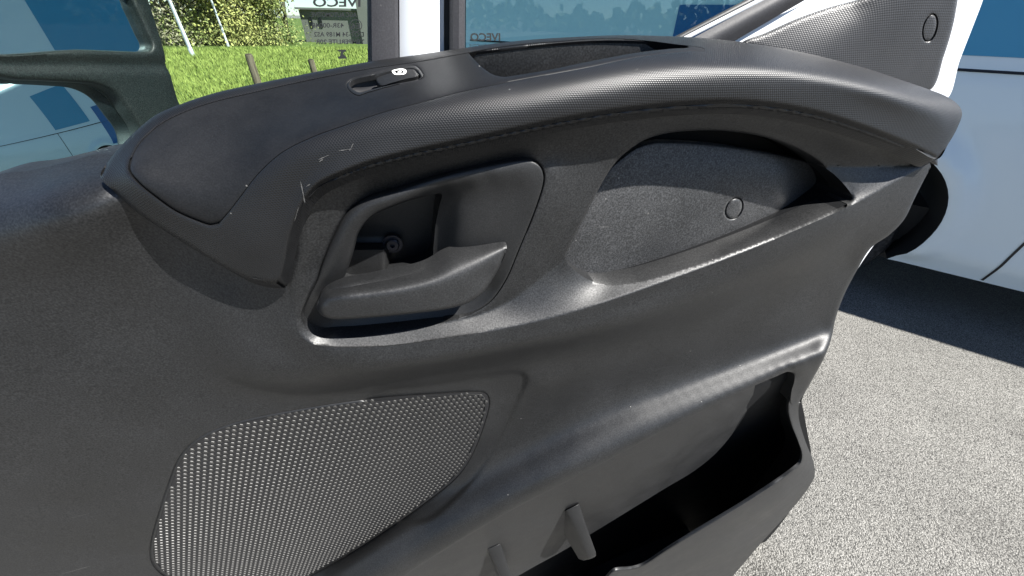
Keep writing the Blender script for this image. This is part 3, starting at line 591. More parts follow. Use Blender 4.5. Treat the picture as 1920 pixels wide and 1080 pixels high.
# --- speaker grille : staggered perforated sheet, every hole cut
spk_h = lambda q: panT(q)-.12
relief('speaker_backing', spk, lambda q: panT(q)-.18, M['black'], DOOR, 8.)
def grille():
    a = PP(np.array([[600., 920.]]), panT(np.array([[600., 920.]])))[0]
    # frame of the sheet in world units: X along door, Z down
    loop = PP(spk, spk_h(spk)); px, pz = .0060, .0076
    xs = np.arange(loop[:, 0].min()-.01, loop[:, 0].max()+.01, px); zs = np.arange(loop[:, 2].min()-.01, loop[:, 2].max()+.01, pz*.866)
    cen = np.array([(x+(px/2 if j % 2 else 0), z) for j, z in enumerate(zs) for x in xs])
    ins = inside(cen, loop[:, [0, 2]]); d = seg_dist(cen, loop[:, [0, 2]], True)[0]
    cen = cen[ins & (d > px*.55)]
    # heights: invert (x,z) -> pixel by projecting with an approximate depth, twice
    h = np.full(len(cen), 3.3)
    def proj(x, y, z):
        v = np.stack([x, y, z], 1)-CAM; w_ = v@Fw; return np.stack([960+FPX*(v@Rt)/w_, 540-FPX*(v@Up)/w_], 1)
    def hh(xz):
        h = np.full(len(xz), 3.3)
        for _ in range(8): h = spk_h(proj(xz[:, 0], -h*HS/100, xz[:, 1]))
        return h
    ang = np.radians(np.arange(6)*60+30); u = np.stack([np.cos(ang)*px, np.sin(ang)*pz], 1); n = len(cen); m = n*6
    rings = []
    for sc_, up_ in ((.40, -.0008), (.33, .0002), (.24, .0005)):
        q = (cen[:, None]+u[None]*sc_).reshape(-1, 2); rings.append(np.stack([q[:, 0], -hh(q)*HS/100-up_, q[:, 1]], 1))
    V = np.vstack(rings); Fc = []
    for c in range(n):
        for j in (0, 1):
            for k in range(6): a_, b_ = j*m+c*6+k, j*m+c*6+(k+1) % 6; Fc.append((a_, b_, b_+m, a_+m))
        Fc.append(tuple(2*m+c*6+k for k in range(6)))
    print('grille pips', n)
    return obj('speaker_grille', V, Fc, M['grille'], DOOR, smooth_=False)
tag(grille(), kind='stuff')
n = len(spk); ra = PP(spk, pan_h(spk)+.05); rb = PP((spk-spk.mean(0))*.978+spk.mean(0), spk_h((spk-spk.mean(0))*.978+spk.mean(0))+.08); rc = ra+np.array([0, .012, 0])
obj('grille_frame', np.vstack([ra, rb, rc]), [(i, (i+1) % n, n+(i+1) % n, n+i) for i in range(n)]+[(i, 2*n+i, 2*n+(i+1) % n, (i+1) % n) for i in range(n)], M['bezel'], DOOR)

# --- lower pocket
bw_out = np.vstack([spl([(640, 1200), (700, 1132), (760, 1074), (820, 1035), (950, 957), (1150, 853), (1330, 760), (1400, 726), (1416, 722)], 7), spl([(1412, 740), (1398, 776), (1372, 815), (1340, 852), (1300, 884), (1250, 914), (1180, 957), (1110, 1000), (1050, 1036), (985, 1072), (900, 1125), (820, 1190)], 7)])
deep_out = spl([(600, 1230), (700, 1128), (760, 1070), (820, 1031), (950, 953), (1150, 849), (1330, 756), (1455, 699), (1490, 697), (1500, 740), (1512, 800), (1520, 870), (1480, 960), (1370, 1090), (1250, 1250), (900, 1330)], 9, True)
bwT = TPS([[(700, 1132, 13.4), (820, 1035, 13.0), (950, 957, 12.5), (1150, 853, 11.9), (1330, 760, 10.8), (1455, 701, 10.1), (1490, 697, 9.5)],
    [(850, 1060, 12.6), (970, 985, 12.0), (1170, 885, 11.2), (1320, 800, 10.0), (1400, 745, 9.2)],
    [(1000, 1060, 10.2), (1200, 925, 9.6), (1300, 860, 8.0), (1390, 785, 6.6), (1430, 740, 6.6)],
    [(1100, 1080, 7.6), (1250, 965, 6.6), (1350, 900, 5.6), (1450, 810, 4.4), (1480, 730, 5.4)],
    [(1200, 1100, 5), (1400, 1000, 3), (1500, 850, 3), (1250, 1250, 3), (900, 1330, 5)]], 40, 5e-5)
relief('pocket_back', bw_out, lambda q: bwT(q)-.05, M['panel'], DOOR, 6., (), (2,), 1.)
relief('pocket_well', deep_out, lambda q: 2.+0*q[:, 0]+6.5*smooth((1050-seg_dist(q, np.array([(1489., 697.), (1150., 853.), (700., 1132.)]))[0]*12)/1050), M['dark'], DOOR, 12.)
rim = [(1489, 735, 10), (1478, 764, 10.4), (1484, 795, 11.4), (1497, 828, 12.6), (1504, 852, 13.4), (1501, 868, 14.2), (1486, 882, 15), (1400, 940, 16.4), (1300, 1000, 17.1), (1250, 1031, 17.4), (1205, 1060, 17.6), (1185, 1066, 17.7), (1152, 1070, 17.8), (1138, 1083, 17.9), (1085, 1150, 18), (1000, 1230, 18)]
sil = [(1370, 1085, 14.6), (1430, 1015, 14), (1480, 960, 13.4), (1515, 916, 12.8), (1527, 893, 12.4), (1526, 868, 11.8), (1511, 830, 11), (1498, 785, 10.2), (1498, 760, 9.8), (1504, 738, 9.6)]
fw_out = spl([p[:2] for p in rim]+[(1000, 1290), (1190, 1290)]+[p[:2] for p in sil], 5, True)
fwT = TPS([rim, sil, [(1492, 898, 14.6), (1470, 920, 15.5), (1350, 1020, 16.6), (1260, 1085, 17)], [(1190, 1290, 15), (1000, 1290, 16.5)], [(1420, 990, 15), (1330, 1090, 15.6)]], 35, 5e-5)
riml = spl([p[:2] for p in rim], 5)
relief('pocket_front', fw_out, lambda q: fwT(q)-roll(q, riml, 4, .15), M['panel'], DOOR, 5., (), (1.2, 3), .55, (0, 1, 0), back=True)
# side and floor of the lower pocket
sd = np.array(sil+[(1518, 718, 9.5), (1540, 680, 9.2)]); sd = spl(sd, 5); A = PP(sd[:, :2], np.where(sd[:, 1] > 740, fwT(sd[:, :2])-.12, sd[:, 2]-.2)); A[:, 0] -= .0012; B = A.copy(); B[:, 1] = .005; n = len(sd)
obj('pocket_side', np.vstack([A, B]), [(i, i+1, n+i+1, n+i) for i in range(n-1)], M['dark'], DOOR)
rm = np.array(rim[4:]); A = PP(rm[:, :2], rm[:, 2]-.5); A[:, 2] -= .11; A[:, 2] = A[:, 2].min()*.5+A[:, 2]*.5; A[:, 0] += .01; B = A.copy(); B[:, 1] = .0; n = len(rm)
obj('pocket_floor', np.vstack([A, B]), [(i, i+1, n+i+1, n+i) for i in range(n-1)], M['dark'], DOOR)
# two dividing fingers that hold bottles
def finger(a, b, wd, drop):
    a, b = Vector(a), Vector(b); d = (b-a).normalized(); sx = Vector((1, 0, 0)); sx = (sx-d*sx.dot(d)).normalized(); dn = Vector((0, .25, -1)).normalized()
    V = []; 
    for p, ww, dd in ((a, wd*1.15, drop*1.3), (a.lerp(b, .35), wd*.95, drop*1.2), (a.lerp(b, .93), wd*.8, drop*.9), (b+dn*.004, wd*.7, drop*.5)):
        V += [p-sx*ww/2, p-sx*ww*.28+Vector((0, -.0012, .002)), p+sx*ww*.28+Vector((0, -.0012, .002)), p+sx*ww/2, p+sx*ww/2+dn*dd, p-sx*ww/2+dn*dd]
    Fc = [(i*6+k, i*6+(k+1) % 6, (i+1)*6+(k+1) % 6, (i+1)*6+k) for i in range(3) for k in range(6)]+[tuple(range(6))[::-1], tuple(range(18, 24))]
    o = obj('bottle_finger', V, Fc, M['bezel'], DOOR, True, .001, sharp=60); return o
finger(P1(1074, 950, 11.6), P1(1112, 1045, 17.0), .019, .075)
finger(P1(926, 1024, 12.0), P1(962, 1110, 17.0), .019, .075)

# --- painted door shell behind the trim
sh_out = spl([(-80, 420), (250, 300), (800, 250), (1300, 190), (1640, 250), (1735, 290), (1722, 330), (1690, 395), (1655, 440), (1640, 458), (1612, 498), (1591, 534), (1570, 570), (1540, 660), (1485, 745), (1490, 850), (1500, 890), (1350, 1080), (1200, 1250), (-80, 1250)], 10, True)
relief('door_shell', sh_out, lambda q: 0*q[:, 0]-1.0, M['white'], DOOR, 25., (), (), 5.)
#@@WINDOW
# ------------------------------------------------------------------ window frame, glass and sail panel
def strip(name, prof, y0, y1, matl, parent=DOOR, sharp=35):
    """upright moulding: profile of (px at top, px at bottom, height) swept down the window"""
    V = []; n = len(prof)
    for f in np.linspace(0, 1, 6):
        y = y0+(y1-y0)*f
        for xa, xb, h in prof: V.append(P1(xa+(xb-xa)*f, y, h))
    Fc = [(r*n+i, r*n+i+1, (r+1)*n+i+1, (r+1)*n+i) for r in range(5) for i in range(n-1)]
    return obj(name, V, Fc, matl, parent, sharp=sharp)
strip('window_seal', [(686, 690, -3.6), (688, 692, -2.3), (694, 698, -1.9), (715, 719, -1.7), (738, 742, -1.9), (744, 748, -2.4), (745, 749, -3.8)], -220, 160, M['rubber'])
strip('window_post', [(745, 748, -3.6), (747, 750, -2.7), (760, 763, -2.35), (772, 775, -2.2), (777, 779, -2.3), (800, 802, -2.75), (820, 821, -3.15), (824, 825, -3.5), (832, 832, -3.7), (834, 834, -5)], -220, 160, M['white'])
strip('post_gap', [(832, 832, -4.2), (848, 848, -4.2)], -220, 160, M['black'])
strip('window_seal', [(843, 841, -4.2), (845, 843, -2.9), (851, 849, -2.4), (862, 860, -2.3), (872, 870, -2.6), (875, 873, -3.8)], -220, 160, M['rubber'])
def pane(name, px, h, matl, thick=.4):
    a = PP(px, np.full(len(px), h)); b = a.copy(); b[:, 1] += thick/100; n = len(px)
    return obj(name, np.vstack([a, b]), [tuple(range(n)), tuple(range(2*n-1, n-1, -1))]+[(i, (i+1) % n, n+(i+1) % n, n+i) for i in range(n)], matl, DOOR, False, sharp=30)
Q1 = pane('quarter_glass', [(-120, -220), (690, -220), (690, 150), (500, 200), (300, 260), (-120, 400)], -3.0, M['glass2'])
Q2 = pane('door_glass', [(868, -60), (1560, -60), (1330, 62), (1280, 100), (868, 130)], -3.2, M['glass'])
# slanted rear frame: seal, bright bead, white sheet metal
def band(name, a0, a1, b0, b1, h0, h1, matl, bulge=.25, k=5):
    V = []
    for f in np.linspace(0, 1, 10):
        for g in np.linspace(0, 1, k):
            x = (a0[0]*(1-f)+a1[0]*f)*(1-g)+(b0[0]*(1-f)+b1[0]*f)*g; y = (a0[1]*(1-f)+a1[1]*f)*(1-g)+(b0[1]*(1-f)+b1[1]*f)*g
            V.append(P1(x, y, h0*(1-g)+h1*g+bulge*math.sin(math.pi*g)))
    Fc = [(r*k+i, r*k+i+1, (r+1)*k+i+1, (r+1)*k+i) for r in range(9) for i in range(k-1)]
    return obj(name, V, Fc, matl, DOOR)
band('glass_edge_bead', (1262, 70), (1420, -12), (1282, 70), (1443, -12), -2.9, -2.6, M['bezel'], .1)
band('bright_bead', (1280, 70), (1441, -12), (1296, 70), (1458, -12), -2.5, -2.4, M['white'], .15)
band('frame_seal', (1294, 74), (1456, -12), (1372, 80), (1530, -12), -2.4, -2.3, M['rubber'], .5, 9)
frT = TPS([[(1370, 82, -2.9), (1440, 45, -2.9), (1530, -20, -2.9)], [(1850, -25, -.6), (1810, 85, -.2), (1772, 186, .2)], [(1600, 120, -1), (1650, -20, -1.6)]], 60, 1e-4)
fr_out = spl([(1366, 84), (1385, 72), (1440, 40), (1500, 4), (1545, -30), (1700, -34), (1852, -34), (1843, 0), (1826, 45), (1800, 112), (1772, 188), (1690, 170), (1500, 115), (1400, 95)], 8, True)
relief('window_frame', fr_out, frT, M['white'], DOOR, 14., (), (), 2.5)
sail_out = spl([(1395, 80), (1440, 61), (1500, 34), (1560, 13), (1620, -3), (1680, -24), (1740, -36), (1798, -34), (1795, 5), (1786, 52), (1770, 105), (1745, 168), (1690, 165), (1560, 125), (1440, 95)], 5, True)
sailT = TPS([[(1395, 80, -2.2), (1500, 34, -2.0), (1600, 3, -1.6)], [(1520, 120, -.5), (1580, 66, -.45), (1640, 5, -.45)], [(1610, 110, -.1), (1660, 50, -.02), (1720, -34, .0)], [(1745, 168, .35), (1770, 105, .3), (1786, 52, .27), (1798, -34, .25)]], 30, 2e-3)
plug2 = ellipse(1744, 52, 13, 27, 14, 30)
sail_h = lambda q: sailT(q)-roll(q, sail_out, 7, .35, True)-roll(q, plug2, 3, .1, True)
relief('sail_panel', sail_out, sail_h, M['sail'], DOOR, 5., [plug2], (1.5, 4), .8, (0, 1, 0), arc_uv)
plug2i = ellipse(1743, 52, 11.5, 25, 14, 30)
relief('sail_plug', plug2i, lambda q: sailT(q)+.05-roll(q, plug2i, 3, .12, True), M['sail'], DOOR, 4., (), (1.5,), .7, (0, 1, 0), arc_uv)
# printed marks on the panes, read from outside
def text_mesh(body, bold=0.):
    cu = bpy.data.curves.new('t', 'FONT'); cu.body = body; cu.offset = bold; cu.resolution_u = 3
    o = bpy.data.objects.new('t', cu); COL.objects.link(o); dg = bpy.context.evaluated_depsgraph_get(); me = bpy.data.meshes.new_from_object(o.evaluated_get(dg))
    V = np.array([v.co[:2] for v in me.vertices]); Fc = [tuple(p.vertices) for p in me.polygons]
    bpy.data.objects.remove(o); bpy.data.curves.remove(cu); bpy.data.meshes.remove(me)
    V -= V.min(0); V /= V.max(0); return V, Fc
def stamp(name, body, xr, xl, yt, yb, parent, bold=.0, h=-2.85):
    V, Fc = text_mesh(body, bold); a = P1(xr, yb, h); b = P1(xl, yb, h); c = P1(xr, yt, h)
    W = [a+(b-a)*u+(c-a)*v for u, v in V]
    return obj(name, W, Fc, M['ink'], parent, False)
stamp('stamp_lettering', 'IVECO', 676, 587, -4, 13, Q1, .025)
stamp('stamp_lettering', 'AGC AUTOMOTIVE', 669, 584, 23, 32, Q1, .02)
stamp('stamp_lettering', '43R-00048', 645, 585, 43, 52, Q1, .02)
stamp('stamp_lettering', 'DOT-34 M189 AS2', 682, 589, 60, 69, Q1, .02)
stamp('stamp_lettering', 'TEMPERLITE 20R', 683, 592, 74, 83, Q1, .02)
stamp('stamp_lettering', 'E6', 675, 658, 43, 54, Q1, .02)
stamp('stamp_lettering', '33', 648, 640, 115, 120, Q1)
def ringpx(name, cx, cy, rx, ry, t, parent, h=-2.85):
    n = 36; o_ = PP(ellipse(cx, cy, rx, ry, 0, n), np.full(n, h)); i_ = PP(ellipse(cx, cy, rx-t, ry-t, 0, n), np.full(n, h))
    return obj(name, np.vstack([o_, i_]), [(i, (i+1) % n, n+(i+1) % n, n+i) for i in range(n)], M['ink'], parent, False)
ringpx('stamp_ring', 667, 48, 12, 12, 1.6, Q1)
def polypx(name, px, parent, h=-2.85): return obj(name, PP(px, np.full(len(px), h)), [tuple(range(len(px)))], M['ink'], parent, False)
polypx('stamp_symbol', [(634, 93), (649, 93), (649, 96), (645, 97), (643, 101), (649, 106), (650, 110), (634, 110), (634, 107), (638, 105), (639, 97), (634, 96)], Q1)
stamp('stamp_lettering', 'IVECO', 938, 882, 62, 77, Q2, .03, -3.05)
stamp('stamp_lettering', 'AGC AUTOMOTIVE', 936, 880, 83, 88, Q2, 0, -3.05)

# ------------------------------------------------------------------ the parked van beside
VQ = rot(np.array([2.833, .997+.42, 0.]))+np.array([0, CAM[1], 0]); VD = rot(np.array([-.6988, .7154, 0.])); VN = rot(np.array([-.7154, -.6988, 0.]))
VAN = empty('parked_van', tuple(VQ+VD*.3-VN*.9), 'white panel van with blue squares on its side, parked beyond the door', 'van')
def van_paint():
    m = mat('van_paint', (.56, .64, .68), .3); n = N(m); n.b.inputs['Coat Weight'].default_value = .5; n.b.inputs['Coat Roughness'].default_value = .06
    return m
M['van'] = van_paint()
M['blue1'] = mat('light_blue_vinyl', (.045, .24, .40), .3); M['blue2'] = mat('blue_vinyl', (.008, .10, .28), .3)
M['tyre'] = plastic('tyre_rubber', (.009, .009, .010), .75, 60., .3, .002, specks=0)
M['alloy'] = mat('steel_wheel', (.35, .36, .37), .4, .7)
def van_o(z):                        # how far the side stands out at each height
    z = np.asarray(z); o = np.zeros_like(z)
    o -= .05*smooth((.46-z)/.2)+.0; o += .025*np.sin(np.clip((z-.5)/.8, 0, 1)*math.pi)
    o -= .018*np.exp(-((z-1.365)/.022)**2)+.02*smooth((z-1.37)/.05)+.10*np.clip((z-1.42)/.9, 0, 2); o -= .35*np.clip((z-2.25)/.3, 0, 1)**2
    return o
def van_w(V, h=None):
    arch = np.hypot(V[:, 0]-.42, V[:, 1]-.55); fl_ = .035*np.exp(-((arch-.46)/.06)**2)*(V[:, 1] > .35)
    return VQ[None]+VD[None]*V[:, :1]+VN[None]*(van_o(V[:, 1])+fl_+ (0 if h is None else h))[:, None]+np.array([0, 0, 1.])[None]*V[:, 1:2]
ar = [( .42+.43*math.cos(a), .55+.43*math.sin(a)) for a in np.linspace(math.radians(-36), math.radians(216), 40)]
ar2 = [(p[0]-2.9-.0, p[1]) for p in ar]
def dens(pts, st):
    out = []
    for a, b in zip(pts, pts[1:]+pts[:1]):
        a, b = np.array(a), np.array(b); k = max(1, int(np.linalg.norm(b-a)/st)); out += [a+(b-a)*i/k for i in range(k)]
    return np.array(out)
bl = [(-3.4, .3), (-.0, .3)]+[(.84-p[0], p[1]) for p in ar]+[(.84, .3), (3.55, .3), (3.62, .5), (3.62, 1.6), (3.55, 2.3), (3.4, 2.5), (-2.2, 2.5), (-2.6, 2.3), (-3.4, 1.5)]
bl = dens(bl, .06)
def van_mesh():
    V, T = fill(bl, (), .045, (.012,)); W = van_w(V); k = len(W)
    a, b, c = W[T[:, 0]], W[T[:, 1]], W[T[:, 2]]; f = (np.cross(b-a, c-a)@VN) < 0; T[f] = T[f][:, ::-1]
    cnt = {(t[i], t[(i+1) % 3]) for t in T for i in range(3)}; be = [e for e in cnt if (e[1], e[0]) not in cnt]
    be.sort(key=lambda e: np.hypot(V[e[0], 0]-.42, V[e[0], 1]-.55) < .47); nd = sum(np.hypot(V[e[0], 0]-.42, V[e[0], 1]-.55) < .47 for e in be)
    faces = [tuple(t) for t in T]+[(e[1], e[0], e[0]+k, e[1]+k) for e in be]
    o = obj('body', np.vstack([W, W-VN[None]*1.9]), faces, M['van'], VAN); o.data.materials.append(M['black'])
    for p in list(o.data.polygons)[len(faces)-nd:]: p.material_index = 1
    o.data.set_sharp_from_angle(angle=math.radians(50)); return o
van_mesh()
def van_patch(name, pts, matl, h=.004, st=.05):
    p = dens(pts, st); V, T = fill(p, (), st*1.2); W = van_w(V, h)
    a, b, c = W[T[:, 0]], W[T[:, 1]], W[T[:, 2]]; f = (np.cross(b-a, c-a)@VN) < 0; T[f] = T[f][:, ::-1]
    return obj(name, W, T, matl, VAN)
van_patch('side_graphic', [(-.36, 1.405), (.43, 1.405), (.43, 2.05), (-.36, 2.05)], M['blue1'])
van_patch('side_graphic', [(.62, .98), (1.73, .98), (1.76, 1.60), (.62, 1.60)], M['blue2'])
def groove(pts, wd, matl, h=.0035):
    p = np.array(pts, float); d = p[-1]-p[0]; d /= np.linalg.norm(d); nn = np.array([-d[1], d[0]])*wd/2
    return van_patch('panel_gap', [tuple(p[0]-nn), tuple(p[1]-nn), tuple(p[1]+nn), tuple(p[0]+nn)], matl, h, .03)
groove([(-.36, .31), (-.36, 1.34)], .012, M['black']); groove([(-3.2, 1.345), (3.5, 1.345)], .012, M['black']); groove([(1.05, .31), (1.05, 1.0)], .010, M['black'])
ctr = VQ+VD*.43+np.array([0, 0, .37])-VN*.12
def wheel(c):
    V = []; Fc = []; n = 48; prof = [(.20, .02), (.215, .0), (.24, -.005), (.30, .012), (.335, .008), (.352, -.012), (.358, -.05), (.358, -.18), (.34, -.21), (.22, -.22)]
    vd, vn = Vector(VD), Vector(VN); c = Vector(c)
    for r, o_ in prof:
        for k in range(n): a = 2*math.pi*k/n; V.append(c+vd*r*math.cos(a)+Vector((0, 0, r*math.sin(a)))+vn*o_)
    for j in range(len(prof)-1):
        for k in range(n): Fc.append((j*n+k, j*n+(k+1) % n, (j+1)*n+(k+1) % n, (j+1)*n+k))
    wh = obj('wheel', V, Fc, M['tyre'], VAN, sharp=40)
    V = []; Fc = []; prof = [(.205, .015), (.20, -.01), (.17, -.05), (.12, -.03), (.07, -.005), (.0001, .0)]
    for r, o_ in prof:
        for k in range(n): a = 2*math.pi*k/n; V.append(c+vd*r*math.cos(a)+Vector((0, 0, r*math.sin(a)))+vn*o_)
    for j in range(len(prof)-1):
        for k in range(n): Fc.append((j*n+k, j*n+(k+1) % n, (j+1)*n+(k+1) % n, (j+1)*n+k))
    obj('rim', V, Fc, M['alloy'], wh, sharp=40)
wheel(ctr)
def under():
    A = VQ-VN*.25; B = VQ-VN*1.7; z0, z1 = .22, .6
    V = [A+VD*s_+np.array([0, 0, z]) for s_ in (-3.2, 3.5) for z in (z0, z1)]+[B+VD*s_+np.array([0, 0, z]) for s_ in (-3.2, 3.5) for z in (z0, z1)]
    obj('underbody', V, [(0, 1, 3, 2), (4, 6, 7, 5), (0, 2, 6, 4), (1, 5, 7, 3), (0, 4, 5, 1), (2, 3, 7, 6)], M['black'], VAN, False)
under()

# ------------------------------------------------------------------ wing mirror (hangs on the door's outside)
MT1, MT2 = (.1, 1.7), (.3, 1.5)       # what the two glasses are turned towards on the van's side
mir_out = spl([(-140, -60), (150, -70), (258, -50), (285, 15), (303, 70), (318, 125), (333, 178), (348, 235), (300, 330), (-140, 430)], 8, True)
def mirror_plane(px, target, dist):
    p = Vector(CAM)+Vector(rays([px])[0]).normalized()*dist; dc = (Vector(CAM)-p).normalized(); dt = (Vector(target)-p).normalized(); return np.array(p), np.array((dc+dt).normalized())
g1 = spl([(-60, 8), (60, -8), (235, -12), (252, 18), (272, 62), (282, 84), (280, 93), (270, 96), (150, 93), (-60, 88)], 5, True)
g2 = spl([(-60, 150), (40, 150), (120, 153), (180, 158), (215, 175), (240, 210), (262, 250), (240, 330), (-60, 400)], 5, True)
T1 = tuple(VQ+VD*MT1[0]+np.array([0, 0, MT1[1]])); T2 = tuple(VQ+VD*MT2[0]+np.array([0, 0, MT2[1]]))
MP, MN = mirror_plane((210, 60), T1, .95)
sh_ = lambda q: -roll(q, mir_out, 9, 1.2, True)-roll(q, g1, 6, .5, True)-roll(q, g2, 6, .5, True)+.35*smooth((seg_dist(q, np.array([(-140, 118), (330, 122)]), False, 30)[0]-3)/14)
MIR = relief('wing_mirror', mir_out, sh_, M['mirror_shell'], DOOR, 8., [g1, g2], (2, 5), 3., tuple(-MN), None, lambda V, h: on_plane(V, MP+MN*.012, MN)+MN[None]*(h*.012)[:, None])
def mirror_glass(loop, p0, nrm, bulge=0., c=None):
    V, T = fill(loop, (), 8.); W = on_plane(V, p0, nrm)
    if bulge:
        r = np.linalg.norm(W-on_plane([c], p0, nrm)[0], axis=1); W = W-nrm[None]*((r*r)/(2*bulge))[:, None]
    a, b, c_ = W[T[:, 0]], W[T[:, 1]], W[T[:, 2]]; f = (np.cross(b-a, c_-a)@nrm) < 0; T[f] = T[f][:, ::-1]
    return obj('mirror_glass', W, T, M['mirror'], MIR)
mirror_glass(g1, MP, MN)
c2 = on_plane([(150, 220)], MP, MN)[0]; dc = CAM-c2; dc /= np.linalg.norm(dc); dt = np.array(T2)-c2; dt /= np.linalg.norm(dt); n2 = dc+dt; n2 /= np.linalg.norm(n2)
mirror_glass(g2, c2-MN*.004, n2, .7, (150, 220))

# ------------------------------------------------------------------ background: meadow, posts, lamp posts, trees, building
rng = np.random.default_rng(5)
def on_ground(x, y, z=0.02):
    r = rays([(x, y)])[0]; return Vector(CAM+r*(z-CAM[2])/r[2])
def grass():
    n = 90000; u = rng.random(n); r = 5.2*(26/5.2)**u; az = np.radians(rng.uniform(-46, 10, n)); x = r*np.sin(az); y = r*np.cos(az)-.4
    ok = inside(np.stack([x, y], 1), np.array(mv)[:, :2]); x, y, r = x[ok], y[ok], r[ok]; n = len(x)
    hgt = rng.uniform(.03, .10, n)*(.5+.05*r); wd = .003+.0009*r; t = rng.uniform(0, 2*math.pi, n); lean = rng.uniform(0, .6, n)*hgt; t2 = rng.uniform(0, 2*math.pi, n)
    a = np.stack([x-wd*np.cos(t), y-wd*np.sin(t), np.full(n, .02)], 1); b = np.stack([x+wd*np.cos(t), y+wd*np.sin(t), np.full(n, .02)], 1); c = np.stack([x+lean*np.cos(t2), y+lean*np.sin(t2), hgt+.02], 1)
    V = np.stack([a, b, c], 1).reshape(-1, 3); me = bpy.data.meshes.new('grass'); me.from_pydata(V.tolist(), [], np.arange(3*n).reshape(-1, 3).tolist()); me.materials.append(M['blade'])
    o = bpy.data.objects.new('grass', me); COL.objects.link(o); tag(o, 'bright green spring grass of the meadow', 'grass', kind='stuff')
M['blade'] = grass_mat('grass_blade', (.10, .14, .025), (.23, .27, .07))
bb = M['blade'].node_tree.nodes['Principled BSDF']; bb.inputs['Transmission Weight'].default_value = 0
grass()
def wood_mat(name, a, b, sc_=30.):
    m = mat(name, a, .85, spec=.2); n = N(m); tc = n('ShaderNodeTexCoord').outputs['Object']; mp = n('ShaderNodeMapping'); mp.inputs['Scale'].default_value = (1, 1, .12); n.l(tc, mp.inputs[0])
    g = n('ShaderNodeTexNoise', i_Scale=sc_, i_Detail=5.); n.l(mp.outputs[0], g.inputs['Vector']); n.l(n.ramp(g.outputs[0], [(.3, a), (.7, b)]), n.b.inputs['Base Color'])
    bp = n('ShaderNodeBump', i_Strength=.6, i_Distance=.02); n.l(g.outputs[0], bp.inputs['Height']); n.l(bp.outputs[0], n.b.inputs['Normal']); return m
M['post'] = wood_mat('weathered_wood', (.055, .043, .03), (.14, .115, .085)); M['bark'] = wood_mat('bark', (.05, .042, .03), (.12, .105, .08), 12.)
M['pole'] = mat('galvanised_steel', (.42, .44, .46), .4, .3)
def post(px, top_y, wpx, label):
    b = on_ground(*px); d = (b-Vector(CAM)).dot(Vector(Fw)); h = (px[1]-top_y)/FPX*d/math.cos(PITCH)*.93; r = wpx/FPX*d/2
    ro = random.Random(int(px[0])); tilt = Vector((ro.uniform(-.03, .03), 0, 0))
    o = tube('fence_post', [b-Vector((0, 0, .2)), b+Vector((0, 0, h*.5))+tilt*.5, b+Vector((0, 0, h-.02))+tilt, b+Vector((0, 0, h))+tilt], [r*1.05, r, r*.96, r*.8], M['post'], n=12)
    tag(o, label, 'fence post', 'wooden posts in the meadow')
post((487, 168), 119, 13, 'short round wooden post in the grass, left of the two')
post((597, 160), 124, 11, 'short round wooden post in the grass, right of the two')
def lamp(px, wpx, label):
    b = on_ground(*px); d = (b-Vector(CAM)).dot(Vector(Fw)); r = wpx/FPX*d/2
    o = tube('lamp_post', [b, b+Vector((0, 0, .25)), b+Vector((0, 0, .27)), b+Vector((0, 0, 5)), b+Vector((.15, 0, 5.3)), b+Vector((.8, 0, 5.45))], [r*1.2, r*1.2, r, r*.7, r*.6, r*.5], M['pole'], n=12); tag(o, label, 'lamp post', 'pale poles by the trees')
lamp((362, 105), 6.5, 'thick pale steel pole nearest on the left of the meadow')
lamp((428, 87), 4.2, 'thin pale steel pole further back among the trees')
def leaf_mat(name, a, b):
    m = mat(name, a, .7, spec=.2); n = N(m); oi = n('ShaderNodeTexCoord').outputs['Object']; g = n('ShaderNodeTexNoise', i_Scale=2.2, i_Detail=4.); n.l(oi, g.inputs['Vector'])
    n.l(n.ramp(g.outputs[0], [(.3, a), (.7, b)]), n.b.inputs['Base Color']); return m
M['leaf1'] = leaf_mat('budding_leaf', (.20, .20, .06), (.38, .36, .13)); M['leaf2'] = leaf_mat('young_leaf', (.12, .145, .045), (.27, .28, .10)); M['leaf3'] = leaf_mat('dry_twig_leaf', (.17, .155, .10), (.34, .31, .21))
